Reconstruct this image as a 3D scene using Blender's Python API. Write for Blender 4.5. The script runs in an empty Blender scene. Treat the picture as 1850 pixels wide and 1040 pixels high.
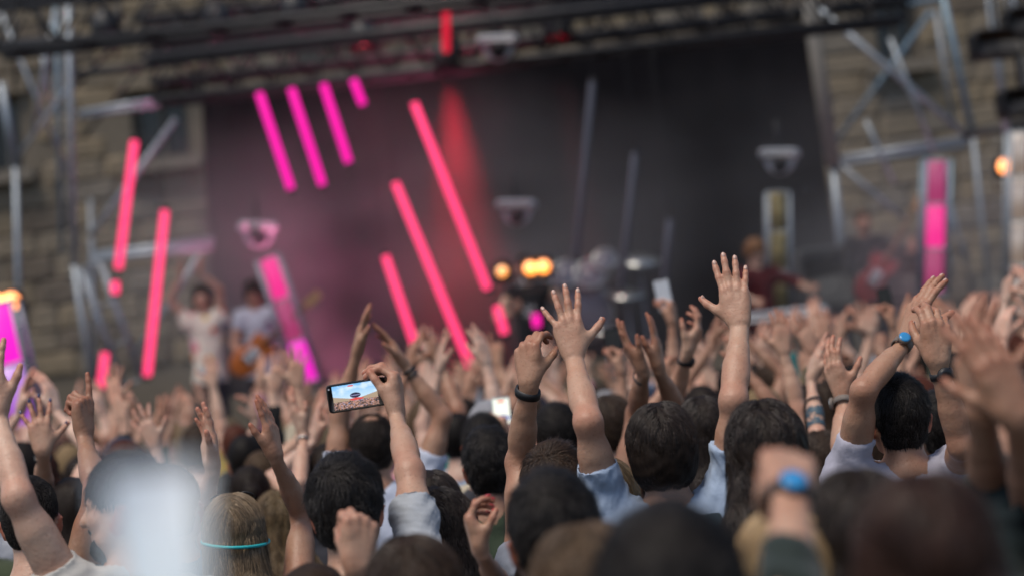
import bpy, math, random, colorsys
import numpy as np
from mathutils import Vector, Matrix
rnd = random.Random(7)
SC = bpy.context.scene
COL = SC.collection
V3 = lambda *a: np.array(a, float)

# ------------------------------------------------------------------ camera
FPX, PITCH, ROLL, CAM_Z = 4368.0, math.radians(2.23), math.radians(6.3), 1.9
_F0 = V3(0, math.cos(PITCH), math.sin(PITCH)); _R0 = V3(1, 0, 0); _U0 = np.cross(_R0, _F0)
CR = math.cos(ROLL)*_R0 - math.sin(ROLL)*_U0
CU = math.sin(ROLL)*_R0 + math.cos(ROLL)*_U0
CAMP = V3(0, 0, CAM_Z)
def P(px, py, d):
    """point of the place seen at photo pixel (px, py), d metres into the scene"""
    return CAMP + d*(_F0 + (px-925)/FPX*CR + (520-py)/FPX*CU)
cd = bpy.data.cameras.new('camera'); cam = bpy.data.objects.new('camera', cd); COL.objects.link(cam)
m = Matrix(((CR[0], CU[0], -_F0[0], 0), (CR[1], CU[1], -_F0[1], 0), (CR[2], CU[2], -_F0[2], CAM_Z), (0, 0, 0, 1)))
cam.matrix_world = m
cd.sensor_width = 36; cd.lens = 36*FPX/1850; cd.clip_start = .05; cd.clip_end = 500
cd.dof.use_dof = True; cd.dof.focus_distance = 6.6; cd.dof.aperture_fstop = 1.9; cd.dof.aperture_blades = 9
SC.camera = cam

# ------------------------------------------------------------------ world, sun, exposure
W = bpy.data.worlds.new('World'); SC.world = W; W.use_nodes = True
nt = W.node_tree; bg = nt.nodes['Background']
sk = nt.nodes.new('ShaderNodeTexSky'); sk.sky_type = 'NISHITA'; sk.sun_disc = False
SUN_EL, SUN_AZ = math.radians(64), math.radians(222)
sk.sun_elevation = SUN_EL; sk.sun_rotation = SUN_AZ
sk.air_density = 1.0; sk.dust_density = 1.5; sk.ozone_density = 1.0
nt.links.new(sk.outputs[0], bg.inputs[0]); bg.inputs[1].default_value = .088
sl = bpy.data.lights.new('sun', 'SUN'); sl.energy = 2.0; sl.angle = math.radians(24); sl.color = (1, .90, .78)
so = bpy.data.objects.new('sun', sl); COL.objects.link(so)
sdir = Vector((math.sin(SUN_AZ)*math.cos(SUN_EL), math.cos(SUN_AZ)*math.cos(SUN_EL), math.sin(SUN_EL)))
so.rotation_euler = sdir.to_track_quat('Z', 'Y').to_euler()
vs = SC.view_settings; vs.view_transform = 'Standard'; vs.look = 'None'; vs.exposure = 0.42; vs.gamma = 1
try: vs.use_curve_mapping = False
except Exception: pass
SC.render.engine = 'CYCLES'
SC.cycles.use_denoising = True
SC.cycles.max_bounces = 8; SC.cycles.volume_bounces = 0; SC.cycles.diffuse_bounces = 3; SC.cycles.glossy_bounces = 2
SC.cycles.transmission_bounces = 4; SC.cycles.transparent_max_bounces = 8
SC.cycles.sample_clamp_indirect = 3; SC.cycles.volume_step_rate = 2.0

# ------------------------------------------------------------------ materials
def newmat(name):
    mt = bpy.data.materials.new(name); mt.use_nodes = True
    return mt, mt.node_tree, mt.node_tree.nodes['Principled BSDF']
def N(t, typ, **k):
    n = t.nodes.new(typ)
    for a, b in k.items():
        if a.startswith('i_'): n.inputs[int(a[2:]) if a[2:].isdigit() else a[2:]].default_value = b
        else: setattr(n, a, b)
    return n
def mixc(t, fac, a, b, blend='MIX'):
    n = t.nodes.new('ShaderNodeMix'); n.data_type = 'RGBA'; n.blend_type = blend
    for s, v in ((n.inputs[0], fac), (n.inputs[6], a), (n.inputs[7], b)):
        if hasattr(v, 'is_output'): t.links.new(v, s)
        else: s.default_value = v if not isinstance(v, tuple) or len(v) == 4 else (*v, 1)
    return n.outputs[2]
def ramp(t, src, stops):
    r = t.nodes.new('ShaderNodeValToRGB'); t.links.new(src, r.inputs[0])
    while len(r.color_ramp.elements) < len(stops): r.color_ramp.elements.new(.5)
    for e, (p, c) in zip(r.color_ramp.elements, stops):
        e.position = p; e.color = (*c, 1) if len(c) == 3 else c
    return r.outputs[0]
def noise(t, scale, detail=3, rough=.55, vec=None, dim='3D', stretch=None):
    n = N(t, 'ShaderNodeTexNoise', i_Scale=scale, i_Detail=detail, i_Roughness=rough)
    tc = vec
    if tc is None:
        tc = t.nodes.new('ShaderNodeTexCoord').outputs['Object']
    if stretch:
        mp = N(t, 'ShaderNodeMapping'); mp.inputs['Scale'].default_value = stretch
        t.links.new(tc, mp.inputs[0]); tc = mp.outputs[0]
    t.links.new(tc, n.inputs['Vector'])
    return n.outputs['Fac']
def bump(t, bs, h, strength, dist):
    b = N(t, 'ShaderNodeBump', i_Strength=strength, i_Distance=dist)
    t.links.new(h, b.inputs['Height']); t.links.new(b.outputs[0], bs.inputs['Normal'])

def flat(name, c, rough=.6, metal=0, nscale=20, var=.25, bmp=.15, spec=.5):
    mt, t, b = newmat(name)
    f = noise(t, nscale, 4)
    t.links.new(mixc(t, f, tuple(x*(1-var) for x in c), tuple(min(1, x*(1+var)) for x in c)), b.inputs['Base Color'])
    b.inputs['Roughness'].default_value = rough; b.inputs['Metallic'].default_value = metal
    b.inputs['Specular IOR Level'].default_value = spec
    if bmp: bump(t, b, f, bmp, .01)
    return mt
def emit(name, c, s, base=(.5, .5, .5)):
    mt, t, b = newmat(name)
    b.inputs['Base Color'].default_value = (*base, 1)
    b.inputs['Emission Color'].default_value = (*c, 1); b.inputs['Emission Strength'].default_value = s
    return mt

def make_skin():
    mt, t, b = newmat('skin')
    oi = t.nodes.new('ShaderNodeObjectInfo')
    at = N(t, 'ShaderNodeAttribute', attribute_name='flush')
    c1 = mixc(t, 1.0, oi.outputs['Color'], (.95, .50, .42), 'MULTIPLY')
    base = mixc(t, at.outputs['Fac'], oi.outputs['Color'], c1)
    blot = noise(t, 9, 4, .6)
    base = mixc(t, ramp(t, blot, ((.35, (0, 0, 0)), (.7, (.7, .7, .7)))), base, mixc(t, 1.0, base, (.88, .66, .58), 'MULTIPLY'))
    spk = noise(t, 170, 2, .5)
    base = mixc(t, ramp(t, spk, ((.60, (0, 0, 0)), (.74, (.5, .5, .5)))), base, mixc(t, 1.0, base, (.55, .42, .35), 'MULTIPLY'))
    t.links.new(base, b.inputs['Base Color'])
    b.inputs['Roughness'].default_value = .46; b.inputs['Specular IOR Level'].default_value = .42
    b.inputs['Subsurface Weight'].default_value = .12
    b.inputs['Subsurface Radius'].default_value = (1, .35, .2); b.inputs['Subsurface Scale'].default_value = .012
    ad = N(t, 'ShaderNodeMath', operation='ADD'); t.links.new(noise(t, 110, 4, .65), ad.inputs[0]); n2 = noise(t, 26, 2, .5); m_ = N(t, 'ShaderNodeMath', operation='MULTIPLY'); t.links.new(n2, m_.inputs[0]); m_.inputs[1].default_value = 2.2; t.links.new(m_.outputs[0], ad.inputs[1])
    bump(t, b, ad.outputs[0], .5, .0028)
    return mt
SKIN = make_skin()
def make_cloth():
    mt, t, b = newmat('cloth')
    oi = t.nodes.new('ShaderNodeObjectInfo')
    f = noise(t, 14, 5, .6)
    g = noise(t, 420, 2)
    c = mixc(t, f, mixc(t, 1.0, oi.outputs['Color'], (.78, .78, .78), 'MULTIPLY'), oi.outputs['Color'])
    c = mixc(t, g, mixc(t, 1.0, c, (.85, .85, .85), 'MULTIPLY'), c)
    t.links.new(c, b.inputs['Base Color'])
    b.inputs['Roughness'].default_value = .9; b.inputs['Specular IOR Level'].default_value = .2
    b.inputs['Sheen Weight'].default_value = .15
    bump(t, b, f, .5, .012)
    return mt
CLOTH = make_cloth()
def make_hair(strand):
    mt, t, b = newmat('hair_strand' if strand else 'hair')
    oi = t.nodes.new('ShaderNodeObjectInfo')
    if strand:
        hi = t.nodes.new('ShaderNodeHairInfo')
        r = hi.outputs['Random']
        c = mixc(t, r, mixc(t, 1.0, oi.outputs['Color'], (.4, .37, .37), 'MULTIPLY'), mixc(t, 1.0, oi.outputs['Color'], (2.3, 2.1, 1.9), 'MULTIPLY'))
    else:
        r = noise(t, 60, 3, .6, stretch=(1, 1, .18))
        c = mixc(t, r, mixc(t, 1.0, oi.outputs['Color'], (.35, .33, .33), 'MULTIPLY'), mixc(t, 1.0, oi.outputs['Color'], (1.15, 1.1, 1.05), 'MULTIPLY'))
        bump(t, b, r, .5, .008)
    t.links.new(c, b.inputs['Base Color'])
    b.inputs['Roughness'].default_value = .42 if strand else .6; b.inputs['Specular IOR Level'].default_value = .45 if strand else .15
    return mt
HAIR, STRAND = make_hair(False), make_hair(True)
def pattern_cloth(name, cols, scale, ground):
    mt, t, b = newmat(name)
    tc = t.nodes.new('ShaderNodeTexCoord').outputs['Object']
    v = N(t, 'ShaderNodeTexVoronoi', i_Scale=scale, i_Randomness=1.0); t.links.new(tc, v.inputs['Vector'])
    sp = t.nodes.new('ShaderNodeSeparateColor'); t.links.new(v.outputs['Color'], sp.inputs[0])
    r = t.nodes.new('ShaderNodeValToRGB'); r.color_ramp.interpolation = 'CONSTANT'; t.links.new(sp.outputs[0], r.inputs[0])
    while len(r.color_ramp.elements) < len(cols): r.color_ramp.elements.new(.5)
    for i, (e, c) in enumerate(zip(r.color_ramp.elements, cols)): e.position = i/len(cols); e.color = (*c, 1)
    n = noise(t, scale*1.7, 3)
    a = N(t, 'ShaderNodeMath', operation='MULTIPLY_ADD'); t.links.new(n, a.inputs[0]); a.inputs[1].default_value = .6; t.links.new(v.outputs['Distance'], a.inputs[2])
    edge = ramp(t, a.outputs[0], ((.62, (0, 0, 0)), (.68, (1, 1, 1))))
    t.links.new(mixc(t, edge, r.outputs[0], ground), b.inputs['Base Color'])
    b.inputs['Roughness'].default_value = .85
    bump(t, b, noise(t, 14, 5), .5, .012)
    return mt
M_FLORAL = pattern_cloth('floral_cloth', [(.75, .12, .16), (.75, .55, .03), (.85, .8, .7), (.15, .3, .4), (.75, .2, .04), (.75, .35, .45)], 8, (.8, .74, .62))
M_GREENFLORAL = pattern_cloth('green_floral_cloth', [(.02, .14, .09), (.55, .12, .25), (.03, .2, .12), (.02, .08, .06)], 16, (.015, .12, .075))
M_SCRIBBLE = pattern_cloth('scribble_cloth', [(.02, .28, .45), (.55, .14, .03), (.03, .35, .5), (.01, .012, .02)], 26, (.012, .015, .022))
M_STEEL = flat('galvanised_steel', (.30, .34, .38), .5, .6, 30)
M_BLUESTEEL = flat('blue_grey_steel', (.20, .28, .34), .5, .5, 30)
M_BLACK = flat('black_metal', (.014, .014, .016), .5, 0, 20)
M_BLACKCLOTH = flat('black_drape', (.012, .0115, .014), .95, 0, 6, .3, .3, .1)
M_GREYPLASTIC = flat('grey_plastic', (.42, .44, .48), .45, 0, 20)
M_DARKPLASTIC = flat('dark_plastic', (.012, .012, .014), .35, 0, 30, .1, 0)
M_WHITEPLASTIC = flat('white_plastic', (.62, .64, .68), .4, 0, 20)
M_STONE = [flat('sandstone_'+n, c, .95, 0, 5, .4, .8) for n, c in (('tan', (.195, .16, .115)), ('ochre', (.215, .17, .112)), ('grey', (.175, .152, .122)), ('brown', (.125, .10, .075)))]
M_MORTAR = flat('mortar', (.15, .126, .095), .95, 0, 8, .3, .5)
M_WINDOW = flat('dark_glass', (.02, .022, .028), .15, 0, 3, .2, 0)
M_ASPHALT = flat('asphalt', (.05, .05, .05), .9, 0, 60, .4, .5)
M_DECK = flat('stage_board', (.03, .028, .028), .7, 0, 8)
M_TURQ = flat('turquoise_elastic', (.02, .42, .45), .6, 0, 60)
M_BLUEFACE = flat('blue_glass', (.04, .26, .55), .2, 0, 30, .1, 0)
M_BROWNLEATHER = flat('taupe_leather', (.17, .14, .12), .7, 0, 60)
M_SILVER = flat('silver_metal', (.5, .52, .5), .3, .8, 30, .1, 0)
M_TATTOO = flat('tattoo_ink', (.05, .085, .11), .55, 0, 40)
M_CUP = flat('pale_blue_plastic', (.62, .78, .92), .35, 0, 12, .1, 0)
_b = M_CUP.node_tree.nodes['Principled BSDF']; _b.inputs['Subsurface Weight'].default_value = 1; _b.inputs['Subsurface Scale'].default_value = .05; _b.inputs['Subsurface Radius'].default_value = (.9, 1, 1)
M_TUBE_M = emit('magenta_tube', (1.0, .004, .40), .95, (.02, .01, .02))
M_TUBE_P = emit('pink_tube', (1.0, .045, .17), 1.3, (.02, .01, .01))
M_TUBE_R = emit('dim_red_tube', (1.0, .01, .05), .55, (.02, .01, .01))
M_TUBE_OFF = flat('unlit_tube', (.10, .10, .125), .4, 0, 10, .1, 0)
M_WARM = emit('warm_bulb', (1.0, .27, .025), 2.7)
M_REDLAMP = emit('red_lens', (1.0, .02, .05), 5)
M_NAILRED = flat('red_nail_varnish', (.5, .02, .04), .2, 0, 20, .1, 0)
M_NAILBLUE = flat('navy_nail_varnish', (.015, .03, .10), .2, 0, 20, .1, 0)
M_NAIL = flat('bare_nail', (.55, .36, .29), .3, 0, 30, .05, 0)
M_YELLOW = flat('yellow_plastic', (.7, .5, .03), .4, 0, 20, .1, 0)

# ------------------------------------------------------------------ object helpers
def tag(o, label=None, cat=None, group=None, kind=None):
    for k, v in (('label', label), ('category', cat), ('group', group), ('kind', kind)):
        if v: o[k] = v
    return o
def empty(name, loc, label=None, cat=None, group=None):
    o = bpy.data.objects.new(name, None); COL.objects.link(o); o.location = loc; o.empty_display_size = .2
    return tag(o, label, cat, group)
def link(name, me, mat, parent=None, color=None):
    o = bpy.data.objects.new(name, me); COL.objects.link(o)
    if mat and not me.materials: me.materials.append(mat)
    if parent: o.parent = parent
    if color is not None: o.color = (*color, 1)
    return o
def fmesh(name, v, f, smooth=True):
    """v (n,3), f: list of equal-length index arrays blocks"""
    me = bpy.data.meshes.new(name)
    blocks = f if isinstance(f, list) else [f]
    blocks = [np.asarray(b, np.int32) for b in blocks if len(b)]
    me.vertices.add(len(v)); me.vertices.foreach_set('co', np.asarray(v, np.float32).ravel())
    li = np.concatenate([b.ravel() for b in blocks]); tot = np.concatenate([np.full(len(b), b.shape[1], np.int32) for b in blocks])
    st = np.concatenate([[0], np.cumsum(tot)[:-1]]).astype(np.int32)
    me.loops.add(len(li)); me.loops.foreach_set('vertex_index', li)
    me.polygons.add(len(tot)); me.polygons.foreach_set('loop_start', st)
    try: me.polygons.foreach_set('loop_total', tot)
    except Exception: pass
    me.polygons.foreach_set('use_smooth', np.full(len(tot), smooth, bool))
    me.update(); me.validate()
    return me
class MB:
    """collects boxes, tubes and lathes for ONE mesh"""
    def __init__(s): s.v, s.q, s.n = [], [], 0
    def add(s, v, q):
        s.v.append(np.asarray(v, float)); s.q.append(np.asarray(q, int)+s.n); s.n += len(v); return s
    def box(s, c, size, R=None, bev=0):
        sx, sy, sz = [x/2 for x in size]
        if bev <= 0:
            v = np.array([[x, y, z] for x in (-sx, sx) for y in (-sy, sy) for z in (-sz, sz)])
            q = [[0, 1, 3, 2], [4, 6, 7, 5], [0, 4, 5, 1], [2, 3, 7, 6], [0, 2, 6, 4], [1, 5, 7, 3]]
        else:   # rounded in the two larger axes: a stack of insets along y
            v = []; q = []
            bv = min(bev, sy*.8); prof = [(-sy, bev), (-sy+bv*.5, bev*.2), (-sy+bv, 0), (sy-bv, 0), (sy-bv*.5, bev*.2), (sy, bev)]
            K = 16
            for y, ins in prof:
                rx, rz = sx-ins, sz-ins; cr = min(bev*3, rx*.9, rz*.9)
                for k in range(K):
                    a = (k+.5)/K*2*math.pi; qx, qz = np.sign(math.cos(a)), np.sign(math.sin(a))
                    u = (k % 4)/3*math.pi/2+ (k//4)*math.pi/2
                    v.append([qx*(rx-cr)+cr*math.cos(u), y, qz*(rz-cr)+cr*math.sin(u)])
            for i in range(len(prof)-1):
                for k in range(K):
                    q.append([i*K+k, i*K+(k+1) % K, (i+1)*K+(k+1) % K, (i+1)*K+k])
            for base, fl in ((0, 1), ((len(prof)-1)*K, 0)):
                for k in range(1, K//2):
                    qq = [base+k-1, base+k, base+K-1-k, base+K-k] ; q.append(qq if fl else qq[::-1])
            v = np.array(v)
        if R is not None: v = v @ np.asarray(R).T
        return s.add(v+np.asarray(c), q)
    def tube(s, pts, r, n=10, caps=True):
        pts = [np.asarray(p, float) for p in pts]; rs = r if hasattr(r, '__len__') else [r]*len(pts)
        V = []; Q = []; up = None
        for i, p in enumerate(pts):
            t = pts[min(i+1, len(pts)-1)]-pts[max(i-1, 0)]; t = t/(np.linalg.norm(t)+1e-9)
            if up is None: up = V3(0, 0, 1) if abs(t[2]) < .9 else V3(1, 0, 0)
            a = np.cross(t, up); a /= np.linalg.norm(a)+1e-9; b = np.cross(a, t); up = b
            for k in range(n):
                w = 2*math.pi*k/n; V.append(p+rs[i]*(math.cos(w)*a+math.sin(w)*b))
        for i in range(len(pts)-1):
            for k in range(n): Q.append([i*n+k, i*n+(k+1) % n, (i+1)*n+(k+1) % n, (i+1)*n+k])
        if caps:
            for base, fl in ((0, 0), ((len(pts)-1)*n, 1)):
                for k in range(1, n//2):
                    qq = [base+k-1, base+k, base+n-1-k, base+n-k]; Q.append(qq if fl else qq[::-1])
        return s.add(V, Q)
    def lathe(s, prof, c=(0, 0, 0), axis=(0, 0, 1), n=24, sx=1, sy=1, xref=None):
        ax = np.asarray(axis, float); ax /= np.linalg.norm(ax)
        a = np.asarray(xref, float) if xref is not None else np.cross(ax, V3(0, 0, 1) if abs(ax[2]) < .9 else V3(1, 0, 0))
        a = a-ax*(a@ax); a /= np.linalg.norm(a); b = np.cross(ax, a)
        V = [np.asarray(c)+ax*z+r*(math.cos(2*math.pi*k/n)*a*sx+math.sin(2*math.pi*k/n)*b*sy) for r, z in prof for k in range(n)]
        Q = [[i*n+k, i*n+(k+1) % n, (i+1)*n+(k+1) % n, (i+1)*n+k] for i in range(len(prof)-1) for k in range(n)]
        return s.add(V, Q)
    def mesh(s, name, smooth=True): return fmesh(name, np.concatenate(s.v), np.concatenate(s.q), smooth)
    def obj(s, name, mat, parent=None, color=None, off=None, smooth=True):
        if off is not None: s.v = [v-np.asarray(off) for v in s.v]
        o = link(name, s.mesh(name, smooth), mat, parent, color)
        return o
def nrm(v): v = np.asarray(v, float); return v/(np.linalg.norm(v)+1e-9)

# ------------------------------------------------------------------ implicit surfaces (numpy)
def rotz(a): c, s = math.cos(a), math.sin(a); return np.array([[c, -s, 0], [s, c, 0], [0, 0, 1]])
def rotx(a): c, s = math.cos(a), math.sin(a); return np.array([[1, 0, 0], [0, c, -s], [0, s, c]])
def roty(a): c, s = math.cos(a), math.sin(a); return np.array([[c, 0, s], [0, 1, 0], [-s, 0, c]])
RC = lambda p, q, r1, r2, k=.012: ('rc', np.asarray(p, float), np.asarray(q, float), r1, r2, k)
EL = lambda c, r, R=None, k=.03: ('el', np.asarray(c, float), np.asarray(r, float), np.eye(3) if R is None else np.asarray(R, float), None, k)
def pbox(p):
    if p[0] == 'rc':
        return np.minimum(p[1]-p[3], p[2]-p[4]), np.maximum(p[1]+p[3], p[2]+p[4])
    e = np.sqrt(((p[3]*p[2])**2).sum(1)); return p[1]-e, p[1]+e
def peval(p, X, Y, Z):
    if p[0] == 'rc':
        _, a, b, r1, r2, k = p
        d = b-a; L = max(d@d, 1e-9)
        x, y, z = X-a[0], Y-a[1], Z-a[2]
        t = np.clip((x*d[0]+y*d[1]+z*d[2])/L, 0, 1)
        return np.sqrt((x-t*d[0])**2+(y-t*d[1])**2+(z-t*d[2])**2)-(r1+t*(r2-r1))
    _, c, r, R, _, k = p
    x, y, z = X-c[0], Y-c[1], Z-c[2]
    l = [(x*R[0, i]+y*R[1, i]+z*R[2, i]) for i in range(3)]
    k0 = np.sqrt((l[0]/r[0])**2+(l[1]/r[1])**2+(l[2]/r[2])**2)
    k1 = np.sqrt((l[0]/r[0]**2)**2+(l[1]/r[1]**2)**2+(l[2]/r[2]**2)**2)
    return k0*(k0-1)/np.maximum(k1, 1e-6)
def field(prims, h, sub=(), pad=None):
    pad = pad or max(3*h, .022)
    bb = [pbox(p) for p in prims]
    lo = np.min([b[0] for b in bb], 0)-pad; hi = np.max([b[1] for b in bb], 0)+pad
    n = np.ceil((hi-lo)/h).astype(int)+1
    F = np.full(n, .2, np.float32)
    ax = [lo[i]+h*np.arange(n[i]) for i in range(3)]
    def region(b, m):
        i0 = np.clip(np.floor((b[0]-m-lo)/h).astype(int), 0, n-1); i1 = np.clip(np.ceil((b[1]+m-lo)/h).astype(int)+1, 1, n)
        return tuple(slice(a, c) for a, c in zip(i0, i1))
    for p, b in zip(prims, bb):
        s = region(b, p[5]+2*h)
        X = ax[0][s[0], None, None]; Y = ax[1][None, s[1], None]; Z = ax[2][None, None, s[2]]
        d = peval(p, X, Y, Z).astype(np.float32); G = F[s]; k = p[5]
        hh = np.maximum(k-np.abs(G-d), 0)/k
        F[s] = np.minimum(G, d)-hh*hh*k*.25
    for fn in sub:
        F = fn(F, ax[0][:, None, None], ax[1][None, :, None], ax[2][None, None, :])
    return F, lo
def nets(F, lo, h):
    """naive surface nets -> vertices, quads"""
    I = F < 0
    n = np.array(F.shape)
    c = np.zeros(n-1, np.uint8)
    for i in range(2):
        for j in range(2):
            for k in range(2):
                c += I[i:n[0]-1+i, j:n[1]-1+j, k:n[2]-1+k]
    act = (c > 0) & (c < 8)
    idx = np.full(n-1, -1, np.int32); A = np.argwhere(act); idx[act] = np.arange(len(A))
    acc = np.zeros((len(A), 3)); cnt = np.zeros(len(A))
    cor = [(i, j, k) for i in range(2) for j in range(2) for k in range(2)]
    val = {q: F[A[:, 0]+q[0], A[:, 1]+q[1], A[:, 2]+q[2]] for q in cor}
    for a in cor:
        for d in range(3):
            if a[d] == 0:
                b = list(a); b[d] = 1; b = tuple(b)
                f0, f1 = val[a], val[b]; mk = (f0 < 0) != (f1 < 0)
                t = np.where(mk, f0/np.where(mk, f0-f1, 1), 0)
                p = np.tile(np.array(a, float), (len(A), 1)); p[:, d] = t
                acc[mk] += p[mk]; cnt[mk] += 1
    V = lo+h*(A+acc/cnt[:, None])
    Q = []
    for d in range(3):
        s0 = [slice(None)]*3; s1 = [slice(None)]*3; s0[d] = slice(0, -1); s1[d] = slice(1, None)
        a, b = I[tuple(s0)], I[tuple(s1)]
        u, v = (d+1) % 3, (d+2) % 3
        E = np.argwhere(a != b)
        E = E[(E[:, u] > 0) & (E[:, v] > 0) & (E[:, u] < n[u]-1) & (E[:, v] < n[v]-1)]
        if not len(E): continue
        sgn = a[E[:, 0], E[:, 1], E[:, 2]]
        def g(du, dv):
            e = E.copy(); e[:, u] -= du; e[:, v] -= dv; return idx[e[:, 0], e[:, 1], e[:, 2]]
        q = np.stack([g(1, 1), g(0, 1), g(0, 0), g(1, 0)], 1)
        q[~sgn] = q[~sgn][:, ::-1]
        Q.append(q)
    return V, np.concatenate(Q)
def wob(V, s, seed):
    """cheap smooth noise in -1..1"""
    r = np.random.RandomState(seed); o = np.zeros(len(V))
    for i in range(5):
        k = r.normal(size=3)*s*(1+.5*i); o += np.sin(V@k+r.uniform(0, 6.28))/(1+.5*i)
    return o/2.4
def vnormals(V, Q):
    a = np.cross(V[Q[:, 2]]-V[Q[:, 0]], V[Q[:, 3]]-V[Q[:, 1]]); nn = np.zeros_like(V)
    for i in range(4): np.add.at(nn, Q[:, i], a)
    return nn/(np.linalg.norm(nn, axis=1)[:, None]+1e-12)

# ------------------------------------------------------------------ hands and arms
#            index            middle          ring             pinky        (mcp, pip, dip) ; spreads ; thumb (abd, opp, bend)
POSES = {
 'spread': ([(6, 8, 5), (4, 6, 5), (5, 8, 5), (8, 10, 6)], (13, 1, -9, -27), (52, .10, 6)),
 'fan':    ([(4, 6, 5), (2, 5, 5), (4, 6, 5), (10, 8, 6)], (10, 3, -4, -12), (48, .2, 10)),
 'flat':   ([(8, 8, 5), (6, 8, 5), (8, 8, 6), (10, 10, 8)], (5, 1, -2, -6), (34, .25, 12)),
 'clap':   ([(12, 14, 8), (10, 14, 8), (12, 16, 8), (16, 18, 10)], (6, 1, -3, -9), (40, .45, 14)),
 'relax':  ([(22, 28, 15), (26, 32, 18), (30, 36, 20), (36, 38, 20)], (5, 0, -3, -7), (36, .5, 18)),
 'curl':   ([(40, 42, 24), (44, 48, 26), (48, 50, 28), (50, 52, 28)], (5, 0, -3, -8), (34, .75, 22)),
 'droop':  ([(30, 38, 22), (34, 40, 24), (38, 42, 24), (42, 42, 24)], (6, 1, -4, -10), (30, .5, 20)),
 'fist':   ([(72, 92, 50), (76, 96, 52), (78, 96, 52), (80, 94, 52)], (2, 0, -1, -2), (18, .9, 45)),
 'point':  ([(2, 6, 4), (60, 88, 50), (72, 92, 52), (76, 92, 52)], (4, 0, -1, -2), (26, .9, 40)),
 'two':    ([(6, 8, 5), (8, 8, 5), (70, 92, 52), (74, 92, 52)], (9, -7, -1, -2), (20, .95, 50)),
 'hold':   ([(55, 52, 25), (52, 50, 25), (50, 48, 25), (48, 46, 24)], (4, 0, -2, -5), (16, .55, 8)),
 'grip':   ([(50, 60, 30), (52, 62, 30), (54, 62, 30), (54, 60, 30)], (3, 0, -2, -4), (30, .95, 30)),
}
def dirf(fl, sp):
    fl, sp = math.radians(fl), math.radians(sp)
    return V3(-math.sin(sp)*math.cos(fl), math.sin(fl), math.cos(sp)*math.cos(fl))
def hand_local(pose, jit=0, rs=None):
    curls, spr, (abd, opp, bend) = POSES[pose]
    J = (lambda s: rs.uniform(-s, s)*jit) if rs else (lambda s: 0)
    out, tips, knk, nails = [], [], [], []
    roots = [(-.028, .090), (-.0095, .096), (.0105, .092), (.0285, .081)]
    lens = [(.041, .025, .020), (.045, .029, .021), (.041, .027, .020), (.032, .020, .018)]
    rad = [(.0098, .0092, .0086, .0076), (.010, .0094, .0088, .0077), (.0096, .009, .0084, .0074), (.0084, .0079, .0074, .0066)]
    for i in range(4):
        x, z = roots[i]
        out.append(RC((x*.5, -.001, .004), (x, 0, z-.012), .0165, .0132, .014))
    out.append(RC((.016, .006, .018), (.024, .006, .06), .015, .0125, .014))
    g = math.radians(abd+J(8)); md = nrm(V3(-math.sin(g), opp, math.cos(g)))
    t0 = V3(-.017, .005, .016); t1 = t0+md*.046
    g2 = g-math.radians(bend*.6+J(6)); d2 = nrm(V3(-math.sin(g2), opp*(1+bend*.012), math.cos(g2)))
    t2 = t1+d2*.034; g3 = g2-math.radians(bend); d3 = nrm(V3(-math.sin(g3), opp*(1+bend*.02), math.cos(g3)))
    t3 = t2+d3*.025
    out += [RC(t0, t1, .0185, .0125, .016), RC(t1*.6+V3(-.01, .002, .05)*.4, V3(-.022, .001, .066), .012, .0115, .016)]
    out += [RC(t1, t2, .0118, .0108, .006), RC(t2, t3, .0108, .0084, .004)]
    tips.append(t3); knk += [t2]; nails.append((t3, d3, nrm(np.cross(d3, V3(0, 0, 1))+V3(0, -.8, 0))))
    for i in range(4):
        c = curls[i]; sp = spr[i]+J(4)
        p = V3(roots[i][0], 0, roots[i][1]); f = 0; knk.append(p)
        out += [RC(V3(x_*.55, -.0125, .022), p+V3(0, -.0088, -.006), .0042, .0042, .006) for x_ in (roots[i][0],)]+[RC(p+V3(0, -.006, -.002), p+V3(0, -.006, .002), .0085, .0085, .006)]
        for s in range(3):
            f += c[s]+J(10)
            spx = sp*(1-.12*s)
            d = dirf(f, spx); q = p+d*lens[i][s]
            out.append(RC(p, q, rad[i][s], rad[i][s+1], .009 if s == 0 else .003))
            if s: knk.append(p); out.append(RC(p-d*.002, p+d*.002, rad[i][s]*1.06, rad[i][s]*1.06, .002))
            p = q
        tips.append(p); nails.append((p, d, dirf(f-90, spx)))
    return out, tips, knk, nails
def hand_frame(hdir, face, side):
    """columns X,Y,Z of the hand: Z along fingers, Y out of the palm. face 0: palm to the stage, + turns it towards the picture's left"""
    z = nrm(hdir); n0 = V3(0, 1, 0)-z*z[1]
    if np.linalg.norm(n0) < .2: n0 = V3(0, .3, -1) - z*(V3(0, .3, -1)@z)
    n0 = nrm(n0); a = math.radians(face)
    y = n0*math.cos(a)+np.cross(z, n0)*math.sin(a)
    x = np.cross(y, z)
    return np.stack([x*side, y, z], 1)
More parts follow.
